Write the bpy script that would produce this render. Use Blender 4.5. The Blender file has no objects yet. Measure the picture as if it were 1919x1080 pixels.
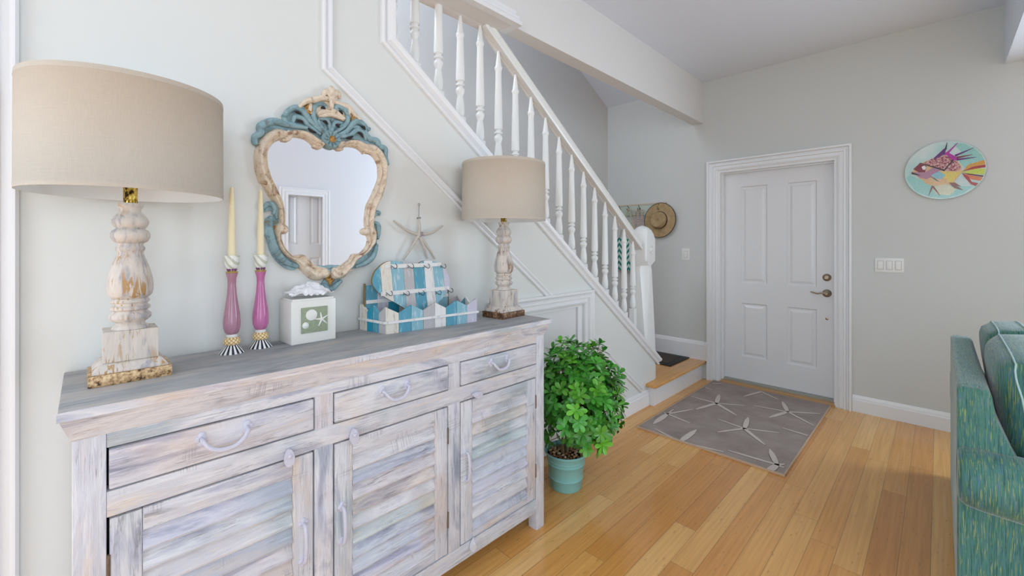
import bpy, bmesh, math, random
from mathutils import Vector, Matrix
from math import sin, cos, pi, radians as rad, sqrt
C = bpy.context.scene.collection
SC = bpy.context.scene
random.seed(7)

# ---------------------------------------------------------------- camera
cam_d = bpy.data.cameras.new('camera')
cam = bpy.data.objects.new('camera', cam_d)
C.objects.link(cam)
cam.location = (0, 0, 1.33)
cam.rotation_euler = (rad(90), 0, rad(45))
cam_d.sensor_width = 36
cam_d.lens = 36 * 800 / 1919
cam_d.shift_y = -82 / 1919
cam_d.clip_start = 0.02
SC.camera = cam

# ---------------------------------------------------------------- light
SC.view_settings.view_transform = 'Standard'
SC.view_settings.look = 'None'
SC.view_settings.gamma = 1.0
SC.view_settings.use_curve_mapping = False
SC.view_settings.exposure = 0.22
w = bpy.data.worlds.new('sky')
SC.world = w
w.use_nodes = True
wb = w.node_tree.nodes['Background']
wb.inputs[0].default_value = (0.80, 0.88, 1.0, 1)
wb.inputs[1].default_value = 1.0
SC.cycles.use_denoising = True
SC.cycles.max_bounces = 8
SC.cycles.diffuse_bounces = 5
SC.cycles.sample_clamp_indirect = 6


def window_or_fill_light(name, loc, direction, sx, sz, power, color=(1, 0.98, 0.95)):
    """daylight coming in through one window opening"""
    l = bpy.data.lights.new(name, 'AREA')
    l.shape = 'RECTANGLE'
    l.size, l.size_y = sx, sz
    l.energy = power
    l.color = color
    o = bpy.data.objects.new(name, l)
    C.objects.link(o)
    o.location = loc
    o.rotation_euler = Vector(direction).to_track_quat('-Z', 'Z').to_euler()
    return o


# windows of the room: two in the wall behind, one in the right wall, one in the far wall beyond the frame
DAY = (0.71, 0.845, 1.0)
window_or_fill_light('window_daylight_rear', (0.6, -3.42, 1.5), (0, 1, 0), 2.6, 1.9, 54, DAY)
window_or_fill_light('window_daylight_right', (3.93, -1.0, 1.45), (-1, 0, 0), 2.6, 1.9, 62, DAY)
window_or_fill_light('window_daylight_far', (1.75, 4.29, 1.35), (0, -1, 0), 1.5, 2.1, 68, DAY)
window_or_fill_light('window_daylight_left', (-1.66, -1.75, 1.15), (1, 0, 0), 2.4, 2.0, 52, DAY)
window_or_fill_light('window_daylight_upstairs', (-2.25, .30, 3.4), (0, 1, -.25), 0.8, 1.2, 24, (0.84, 0.91, 1.0))  # unseen fill light, added to brighten the dark stairwell


# ---------------------------------------------------------------- mesh helpers
class MB:
    def __init__(s):
        s.v, s.f, s.m, s.t = [], [], [], []
        s.mi = 0
        s.tint = (1, 1, 1)

    def add(s, vs, fs):
        b = len(s.v)
        s.v += [tuple(p) for p in vs]
        for f in fs:
            s.f.append([b + i for i in f])
            s.m.append(s.mi)
            s.t.append(s.tint)

    def box(s, a, b, mat=None):
        x0, y0, z0 = a
        x1, y1, z1 = b
        vs = [(x0, y0, z0), (x1, y0, z0), (x1, y1, z0), (x0, y1, z0), (x0, y0, z1), (x1, y0, z1), (x1, y1, z1), (x0, y1, z1)]
        if mat is not None:
            vs = [mat @ Vector(p) for p in vs]
        s.add(vs, [(0, 3, 2, 1), (4, 5, 6, 7), (0, 1, 5, 4), (1, 2, 6, 5), (2, 3, 7, 6), (3, 0, 4, 7)])

    def prism(s, poly, fn, a, b):
        """poly 2D, fn(p, h) -> 3D, from height a to b"""
        n = len(poly)
        vs = [fn(p, a) for p in poly] + [fn(p, b) for p in poly]
        s.add(vs, [list(range(n - 1, -1, -1)), list(range(n, 2 * n))] + [(i, (i + 1) % n, n + (i + 1) % n, n + i) for i in range(n)])

    def lathe(s, prof, seg=32, c=(0, 0, 0), sx=1, sy=1, cap=True, mat=None, wob=None):
        vs, fs = [], []
        for r, z in prof:
            for i in range(seg):
                a = 2 * pi * i / seg
                q = 1 if wob is None else wob(a, z)
                p = Vector((c[0] + r * q * cos(a) * sx, c[1] + r * q * sin(a) * sy, c[2] + z))
                vs.append(mat @ p if mat is not None else p)
        n = len(prof)
        for k in range(n - 1):
            for i in range(seg):
                j = (i + 1) % seg
                fs.append((k * seg + i, k * seg + j, (k + 1) * seg + j, (k + 1) * seg + i))
        if cap:
            fs.append(list(range(seg - 1, -1, -1)))
            fs.append([(n - 1) * seg + i for i in range(seg)])
        s.add(vs, fs)

    def tube(s, pts, r, seg=10, cap=True, flat=None, closed=False):
        """round tube; r number or list; flat = (normal, factor) squashes along normal"""
        P = [Vector(p) for p in pts]
        n = len(P)
        R = r if isinstance(r, (list, tuple)) else [r] * n
        vs, fs = [], []
        up = None
        for i in range(n):
            if closed:
                t = P[(i + 1) % n] - P[i - 1]
            else:
                t = P[min(i + 1, n - 1)] - P[max(i - 1, 0)]
            t.normalize()
            if flat is not None:
                nn = Vector(flat[0]).normalized()
                a = nn.cross(t).normalized()
                b = nn * flat[1]
            else:
                if up is None:
                    up = Vector((0, 0, 1)) if abs(t.z) < .9 else Vector((1, 0, 0))
                a = up.cross(t).normalized()
                b = t.cross(a).normalized()
                up = b
            for k in range(seg):
                q = 2 * pi * k / seg
                vs.append(P[i] + (a * cos(q) + b * sin(q)) * R[i])
        for i in range(n if closed else n - 1):
            for k in range(seg):
                l = (k + 1) % seg
                i2 = (i + 1) % n
                fs.append((i * seg + k, i * seg + l, i2 * seg + l, i2 * seg + k))
        if cap and not closed:
            fs.append(list(range(seg - 1, -1, -1)))
            fs.append([(n - 1) * seg + k for k in range(seg)])
        s.add(vs, fs)

    def sweep(s, path, prof, fn, side=1, closed=False):
        """moulding: path 2D in a plane, prof = (offset across, height out), fn(p2, h)->3D, mitred"""
        n = len(path)
        P = [Vector(p) for p in path]
        vs, fs = [], []
        m = len(prof)
        for i in range(n):
            if closed or 0 < i < n - 1:
                d0 = (P[i] - P[i - 1]).normalized()
                d1 = (P[(i + 1) % n] - P[i]).normalized()
            elif i == 0:
                d0 = d1 = (P[1] - P[0]).normalized()
            else:
                d0 = d1 = (P[i] - P[i - 1]).normalized()
            n0 = Vector((-d0.y, d0.x)) * side
            n1 = Vector((-d1.y, d1.x)) * side
            b = (n0 + n1)
            b = b / max(b.length_squared, 1e-6) * 2
            for o, h in prof:
                vs.append(fn(P[i] + b * o, h))
        rng = range(n if closed else n - 1)
        for i in rng:
            j = (i + 1) % n
            for k in range(m - 1):
                fs.append((i * m + k, i * m + k + 1, j * m + k + 1, j * m + k))
            fs.append((i * m + m - 1, i * m, j * m, j * m + m - 1))
        if not closed:
            fs.append(list(range(m)))
            fs.append([(n - 1) * m + k for k in range(m - 1, -1, -1)])
        s.add(vs, fs)

    def build(s, name, mats, parent=None, smooth=40, bevel=0, bseg=2, subsurf=0, jitter=0, recalc=True):
        me = bpy.data.meshes.new(name)
        me.from_pydata(s.v, [], s.f)
        if not isinstance(mats, (list, tuple)):
            mats = [mats]
        for m_ in mats:
            me.materials.append(m_)
        ca = me.color_attributes.new('tint', 'FLOAT_COLOR', 'CORNER')
        for p in me.polygons:
            p.material_index = s.m[p.index]
            t = s.t[p.index]
            for li in p.loop_indices:
                ca.data[li].color = (t[0], t[1], t[2], 1)
        bm = bmesh.new()
        bm.from_mesh(me)
        if recalc:
            bmesh.ops.recalc_face_normals(bm, faces=bm.faces)
        if bevel:
            es = [e for e in bm.edges if len(e.link_faces) == 2 and e.calc_face_angle(0) > .5]
            bmesh.ops.bevel(bm, geom=es, offset=bevel, segments=bseg, profile=.6, affect='EDGES', clamp_overlap=True)
        big = [f for f in bm.faces if len(f.verts) > 8]
        bmesh.ops.triangulate(bm, faces=big) if big else None
        if jitter:
            rj = random.Random(len(s.v))
            for v in bm.verts:
                v.co += Vector((rj.uniform(-1, 1), rj.uniform(-1, 1), rj.uniform(-1, 1))) * jitter
        bm.to_mesh(me)
        bm.free()
        if smooth:
            for p in me.polygons:
                p.use_smooth = True
            me.set_sharp_from_angle(angle=rad(smooth))
        o = bpy.data.objects.new(name, me)
        C.objects.link(o)
        if parent:
            o.parent = parent
        if subsurf:
            md = o.modifiers.new('s', 'SUBSURF')
            md.levels = md.render_levels = subsurf
        return o


def thing(name, label, cat, loc=(0, 0, 0), rz=0, group=None):
    o = bpy.data.objects.new(name, None)
    C.objects.link(o)
    o.empty_display_size = .1
    o.location = loc
    o.rotation_euler = (0, 0, rz)
    return tag(o, label, cat, group)


def tag(o, label, cat, group=None):
    o['label'] = label
    o['category'] = cat
    if group:
        o['group'] = group
    return o


def struct(o, label=None):
    o['kind'] = 'structure'
    if label:
        o['label'] = label
    return o


def PX(x):
    return lambda p, h: (x + h, p[0], p[1])      # wall plane x = const, sticking out to +x


def PY(y):
    return lambda p, h: (p[0], y - h, p[1])      # far wall, sticking out to -y


def smooth_path(pts, n=6, closed=False):
    """Catmull-Rom"""
    P = [Vector(p) for p in pts]
    out = []
    N = len(P)
    for i in range(N if closed else N - 1):
        if closed:
            a, b, c, d = P[i - 1], P[i], P[(i + 1) % N], P[(i + 2) % N]
        else:
            a, b, c, d = P[max(i - 1, 0)], P[i], P[i + 1], P[min(i + 2, N - 1)]
        for k in range(n):
            t = k / n
            out.append(.5 * ((2 * b) + (c - a) * t + (2 * a - 5 * b + 4 * c - d) * t * t + (3 * b - a - 3 * c + d) * t ** 3))
    if not closed:
        out.append(P[-1])
    return out


def resample(pts, n):
    P = [Vector(p) for p in pts]
    L = [0]
    for i in range(1, len(P)):
        L.append(L[-1] + (P[i] - P[i - 1]).length)
    out = []
    j = 0
    for k in range(n):
        t = L[-1] * k / (n - 1)
        while j < len(P) - 2 and L[j + 1] < t:
            j += 1
        q = (t - L[j]) / max(L[j + 1] - L[j], 1e-9)
        out.append(P[j].lerp(P[j + 1], min(q, 1)))
    return out


# ---------------------------------------------------------------- materials
class NT:
    def __init__(s, name):
        s.mat = bpy.data.materials.new(name)
        s.mat.use_nodes = True
        s.t = s.mat.node_tree
        s.b = s.t.nodes['Principled BSDF']
        s._tc = None

    def n(s, kind, **kw):
        o = s.t.nodes.new(kind)
        for k, v in kw.items():
            setattr(o, k, v)
        return o

    def l(s, a, b):
        s.t.links.new(a, b)

    def coord(s, scale=(1, 1, 1), rnd=False, out='Object'):
        if s._tc is None:
            s._tc = s.n('ShaderNodeTexCoord')
        m = s.n('ShaderNodeMapping')
        m.inputs['Scale'].default_value = scale
        s.l(s._tc.outputs[out], m.inputs[0])
        if rnd:
            oi = s.n('ShaderNodeObjectInfo')
            mu = s.n('ShaderNodeMath', operation='MULTIPLY')
            mu.inputs[1].default_value = 37.0
            s.l(oi.outputs['Random'], mu.inputs[0])
            s.l(mu.outputs[0], m.inputs['Location'])
        return m.outputs[0]

    def noise(s, vec, scale, detail=3, rough=.5, dist=0):
        o = s.n('ShaderNodeTexNoise')
        o.inputs['Scale'].default_value = scale
        o.inputs['Detail'].default_value = detail
        o.inputs['Roughness'].default_value = rough
        o.inputs['Distortion'].default_value = dist
        s.l(vec, o.inputs['Vector'])
        return o.outputs['Fac']

    def ramp(s, fac, stops, interp='LINEAR'):
        o = s.n('ShaderNodeValToRGB')
        cr = o.color_ramp
        cr.interpolation = interp
        while len(cr.elements) < len(stops):
            cr.elements.new(.5)
        for e, (p, c) in zip(cr.elements, stops):
            e.position = p
            e.color = (c[0], c[1], c[2], 1) if isinstance(c, tuple) else (c, c, c, 1)
        s.l(fac, o.inputs[0])
        return o.outputs[0]

    def mix(s, fac, a, b, mode='MIX'):
        o = s.n('ShaderNodeMix', data_type='RGBA', blend_type=mode)
        for i, x in ((0, fac), (6, a), (7, b)):
            if isinstance(x, (int, float)):
                o.inputs[i].default_value = x
            elif isinstance(x, tuple):
                o.inputs[i].default_value = (x[0], x[1], x[2], 1)
            else:
                s.l(x, o.inputs[i])
        return o.outputs[2]

    def math(s, op, a, b=None, clamp=False):
        o = s.n('ShaderNodeMath', operation=op, use_clamp=clamp)
        for i, x in ((0, a), (1, b)):
            if x is None:
                continue
            if isinstance(x, (int, float)):
                o.inputs[i].default_value = x
            else:
                s.l(x, o.inputs[i])
        return o.outputs[0]

    def bump(s, h, strength=.3, dist=.01):
        o = s.n('ShaderNodeBump')
        o.inputs['Strength'].default_value = strength
        o.inputs['Distance'].default_value = dist
        s.l(h, o.inputs['Height'])
        s.l(o.outputs[0], s.b.inputs['Normal'])

    def fin(s, color=None, rough=None, metal=None, spec=None):
        for k, v in (('Base Color', color), ('Roughness', rough), ('Metallic', metal), ('Specular IOR Level', spec)):
            if v is None:
                continue
            if isinstance(v, tuple):
                s.b.inputs[k].default_value = (v[0], v[1], v[2], 1)
            elif isinstance(v, (int, float)):
                s.b.inputs[k].default_value = v
            else:
                s.l(v, s.b.inputs[k])
        return s.mat


def srgb(r, g, b):
    def f(c):
        c /= 255
        return c / 12.92 if c <= .04045 else ((c + .055) / 1.055) ** 2.4
    return (f(r), f(g), f(b))


def plain(name, col, rough=.5, metal=0, nscale=40, var=.06, bump=.0, bscale=None, spec=None, stretch=(1, 1, 1)):
    m = NT(name)
    v = m.coord(stretch)
    nz = m.noise(v, nscale, 4)
    c = m.mix(m.math('MULTIPLY', nz, 1.0), tuple(x * (1 - var) for x in col), tuple(min(1, x * (1 + var)) for x in col))
    if bump:
        m.bump(m.noise(v, bscale or nscale, 4), bump, .004)
    return m.fin(c, rough, metal, spec)


M = {}
M['wall_far'] = plain('paint_warm_grey', srgb(211, 212, 208), .85, nscale=3, var=.012, bump=.05, bscale=180)
M['wall_left'] = plain('paint_pale_green', srgb(224, 225, 220), .8, nscale=3, var=.012, bump=.05, bscale=180)
M['wall_well'] = plain('paint_stairwell', srgb(219, 217, 213), .85, nscale=3, var=.012, bump=.05, bscale=180)
M['ceiling'] = plain('paint_ceiling', srgb(230, 236, 246), .9, nscale=3, var=.01, bump=.05, bscale=160)
M['beam'] = plain('paint_beam', srgb(230, 228, 225), .8, nscale=3, var=.01)
M['trim'] = plain('paint_gloss_white', srgb(238, 238, 238), .28, nscale=5, var=.01)
M['newel'] = plain('paint_newel_white', srgb(238, 238, 234), .22, nscale=5, var=.01)
M['door'] = plain('paint_door_white', srgb(232, 231, 231), .22, nscale=5, var=.01)
M['plastic'] = plain('plastic_white', srgb(235, 233, 228), .35, nscale=5, var=.01)
M['nickel'] = plain('satin_nickel', srgb(165, 150, 130), .28, 1, nscale=60, var=.08)
M['dark'] = plain('dark_gap', (.02, .018, .016), .9)


def floor_mat(name='bamboo_floor', wdt=.0965, L=1.25, x0=.0245):
    m = NT(name)
    tc = m.n('ShaderNodeTexCoord')
    sp = m.n('ShaderNodeSeparateXYZ')
    m.l(tc.outputs['Object'], sp.inputs[0])
    rx = m.math('DIVIDE', m.math('ADD', sp.outputs[0], x0), wdt)
    row = m.math('FLOOR', rx)
    fx = m.math('FRACT', rx)
    wn = m.n('ShaderNodeTexWhiteNoise', noise_dimensions='1D')
    m.l(row, wn.inputs['W'])
    ry = m.math('ADD', m.math('DIVIDE', sp.outputs[1], L), m.math('MULTIPLY', wn.outputs[0], 7.31))
    col = m.math('FLOOR', ry)
    fy = m.math('FRACT', ry)
    cb = m.n('ShaderNodeCombineXYZ')
    m.l(row, cb.inputs[0])
    m.l(col, cb.inputs[1])
    w2 = m.n('ShaderNodeTexWhiteNoise', noise_dimensions='3D')
    m.l(cb.outputs[0], w2.inputs['Vector'])
    tone = m.ramp(w2.outputs[0], [(0, srgb(216, 148, 76)), (.35, srgb(232, 168, 92)), (.7, srgb(240, 182, 106)), (1, srgb(248, 198, 126))])
    # strips inside each plank and long grain
    off = m.n('ShaderNodeVectorMath', operation='ADD')
    m.l(tc.outputs['Object'], off.inputs[0])
    m.l(w2.outputs[1], off.inputs[1])
    mp = m.n('ShaderNodeMapping')
    mp.inputs['Scale'].default_value = (90, 2.2, 1)
    m.l(off.outputs[0], mp.inputs[0])
    g = m.noise(mp.outputs[0], 1.0, 4, .6)
    c = m.mix(.55, tone, m.ramp(g, [(.30, (.66, .58, .48)), (.62, (1.0, 1.0, 1.0))]), 'MULTIPLY')
    # bamboo knuckles: short dark dashes across strips
    mk = m.n('ShaderNodeMapping')
    mk.inputs['Scale'].default_value = (42, 11, 1)
    m.l(off.outputs[0], mk.inputs[0])
    vo = m.n('ShaderNodeTexVoronoi', feature='F1')
    vo.inputs['Scale'].default_value = 1.0
    vo.inputs['Randomness'].default_value = 1.0
    m.l(mk.outputs[0], vo.inputs['Vector'])
    k = m.ramp(vo.outputs['Distance'], [(.05, .60), (.17, 1.0)])
    c = m.mix(.75, c, k, 'MULTIPLY')
    big = m.noise(m.coord((1, .5, 1)), 2.5, 3)
    c = m.mix(.5, c, m.ramp(big, [(.3, (.84, .78, .72)), (.7, (1, 1, 1))]), 'MULTIPLY')
    # seams
    sx = m.math('MINIMUM', fx, m.math('SUBTRACT', 1.0, fx))
    sy = m.math('MINIMUM', fy, m.math('SUBTRACT', 1.0, fy))
    s1 = m.math('MULTIPLY', sx, wdt)
    s2 = m.math('MULTIPLY', sy, L)
    ss = m.math('MINIMUM', s1, s2)
    seam = m.ramp(m.math('MULTIPLY', ss, 400), [(.15, .42), (.6, 1.0)])
    c = m.mix(1.0, c, seam, 'MULTIPLY')
    m.bump(seam, .25, .002)
    return m.fin(c, m.ramp(g, [(.3, .13), (.7, .22)]), spec=.6)


M['floor'] = floor_mat()


def distressed(name, axis, top=False):
    """whitewashed wood: grain runs along axis"""
    m = NT(name)
    ai = 'xyz'.index(axis)

    def co(across, along):
        s_ = [across] * 3
        s_[ai] = along
        ad = m.n('ShaderNodeVectorMath', operation='MULTIPLY_ADD')
        at_ = m.n('ShaderNodeAttribute', attribute_name='tint')
        m.l(at_.outputs['Color'], ad.inputs[0])
        ad.inputs[1].default_value = (271, 193, 317)
        m.l(m.coord(tuple(s_), rnd=True), ad.inputs[2])
        return ad.outputs[0]
    a = m.noise(co(13, 2.4), 1.0, 6, .6, .9)
    if top:
        base = m.ramp(a, [(.25, srgb(112, 118, 124)), (.40, srgb(150, 154, 158)), (.52, srgb(168, 169, 170)), (.64, srgb(184, 178, 172)), (.8, srgb(130, 138, 146))])
    else:
        base = m.ramp(a, [(.24, srgb(150, 154, 174)), (.37, srgb(194, 197, 212)), (.46, srgb(226, 227, 232)), (.56, srgb(210, 211, 220)), (.66, srgb(226, 218, 212)), (.78, srgb(180, 184, 200))])
    b = m.noise(m.coord((2.6, 2.6, 2.6), rnd=True), 1.0, 3, .5)
    patch = m.ramp(b, [(.30, srgb(206, 220, 222)), (.42, srgb(255, 255, 255)), (.58, srgb(255, 255, 255)), (.67, srgb(252, 236, 222)), (.80, srgb(226, 226, 242))])
    c = m.mix(.8 if not top else .3, base, patch, 'MULTIPLY')
    # worn grey-brown streaks along the grain
    w_ = m.noise(co(60, 6), 1.0, 7, .72, .9)
    big = m.noise(m.coord((6, 6, 6), rnd=True), 1.0, 3)
    wear = m.math('MULTIPLY', m.ramp(w_, [(.53, 0.0), (.62, 1.0)]), m.ramp(big, [(.50, 0.0), (.66, .6)]))
    c = m.mix(wear, c, srgb(116, 114, 124) if not top else srgb(96, 104, 110))
    # hairline cracks showing brown wood
    cr = m.noise(co(150, 3.0), 1.0, 4, .6, .6)
    crack = m.ramp(m.math('ABSOLUTE', m.math('SUBTRACT', cr, .5)), [(.0, .7), (.016, 0.0)])
    crack = m.math('MULTIPLY', crack, m.ramp(m.noise(m.coord((9, 9, 9), rnd=True), 1.0, 2), [(.48, 0.0), (.6, 1.0)]))
    c = m.mix(crack, c, srgb(104, 86, 78))
    # dry white brush strokes
    f = m.noise(co(120, 7), 1.0, 5, .7)
    c = m.mix(m.ramp(f, [(.53, 0.0), (.66, .6)]), c, srgb(240, 238, 240) if not top else srgb(196, 198, 198))
    # saw marks across the grain, in a few patches only
    sm = m.noise(co(11, 300), 1.0, 2, .5)
    mask = m.ramp(m.noise(m.coord((7, 7, 11), rnd=True), 1.0, 1), [(.64, 0.0), (.70, .40)])
    c = m.mix(m.math('MULTIPLY', mask, m.ramp(sm, [(.5, 0.0), (.56, 1.0)])), c, srgb(150, 146, 156))
    at = m.n('ShaderNodeAttribute', attribute_name='tint')
    c = m.mix(1.0, c, at.outputs['Color'], 'MULTIPLY')
    m.bump(m.math('ADD', w_, m.math('ADD', m.math('MULTIPLY', a, 1.5), f)), .5, .005)
    return m.fin(c, .62)


M['wood_y'] = distressed('whitewashed_wood_along', 'y')
M['wood_z'] = distressed('whitewashed_wood_upright', 'z')
M['wood_x'] = distressed('whitewashed_wood_deep', 'x')
M['wood_top'] = distressed('grey_washed_top', 'y', True)
M['painted_iron'] = plain('painted_iron', srgb(206, 206, 220), .5, nscale=120, var=.12, bump=.3)
M['rust_iron'] = plain('rusty_hinge', srgb(110, 92, 78), .6, nscale=150, var=.5)

# ---------------------------------------------------------------- measured outlines (metres, on their own surfaces)
MIR_L=[([(0.6456,1.7057),(0.6225,1.7019),(0.6073,1.7151),(0.5848,1.7268),(0.5629,1.7287),(0.5413,1.7249),(0.5289,1.7094),(0.5167,1.7092),(0.4994,1.7081),(0.4791,1.6934),(0.4657,1.6728),(0.4591,1.6462),(0.4624,1.6100),(0.4757,1.5638),(0.4864,1.5433),(0.5007,1.5095),(0.5115,1.4790),(0.5170,1.4400),(0.5152,1.4025)],[(0.6456,1.7256),(0.6225,1.7492),(0.5923,1.7612),(0.5484,1.7567),(0.5237,1.7462),(0.4994,1.7528),(0.4757,1.7427),(0.4492,1.7212),(0.4298,1.6851),(0.4202,1.6404),(0.4234,1.5941),(0.4362,1.5487),(0.4413,1.5502),(0.4619,1.5101),(0.4829,1.4809),(0.4935,1.4544),(0.4971,1.4078)]),([(0.5152,1.4025),(0.5298,1.3892),(0.5079,1.3768),(0.5043,1.3533),(0.5152,1.3219),(0.5372,1.2920),(0.5559,1.2897),(0.5866,1.2892),(0.6180,1.2556),(0.6545,1.2419)],[(0.4971,1.4078),(0.4829,1.3918),(0.4847,1.3608),(0.4935,1.3220),(0.5188,1.2864),(0.5522,1.2618),(0.5711,1.2370),(0.6022,1.2030),(0.6341,1.1888),(0.6586,1.1956)])]
MIR_R=[([(0.7057,1.7114),(0.7181,1.7031),(0.7390,1.7208),(0.7689,1.7257),(0.7952,1.7236),(0.8130,1.7115),(0.8311,1.7078),(0.8540,1.7070),(0.8727,1.6901),(0.8845,1.6610),(0.8869,1.6218),(0.8804,1.5960),(0.8607,1.5484),(0.8366,1.5012),(0.8270,1.4601),(0.8247,1.4196),(0.8294,1.3972)],[(0.7139,1.7168),(0.7348,1.7408),(0.7689,1.7592),(0.8041,1.7612),(0.8311,1.7530),(0.8680,1.7549),(0.9013,1.7339),(0.9256,1.6976),(0.9305,1.6446),(0.9258,1.6007),(0.9105,1.5434),(0.8854,1.4953),(0.8705,1.4486),(0.8656,1.4119)]),([(0.8294,1.3972),(0.8129,1.3834),(0.8294,1.3702),(0.8390,1.3523),(0.8342,1.3252),(0.8082,1.2941),(0.7713,1.2902),(0.7577,1.2686),(0.7223,1.2458),(0.6922,1.2405)],[(0.8656,1.4119),(0.8755,1.3939),(0.8804,1.3573),(0.8607,1.3206),(0.8318,1.2937),(0.7942,1.2632),(0.7713,1.2331),(0.7443,1.1994),(0.7136,1.1903)])]
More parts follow.
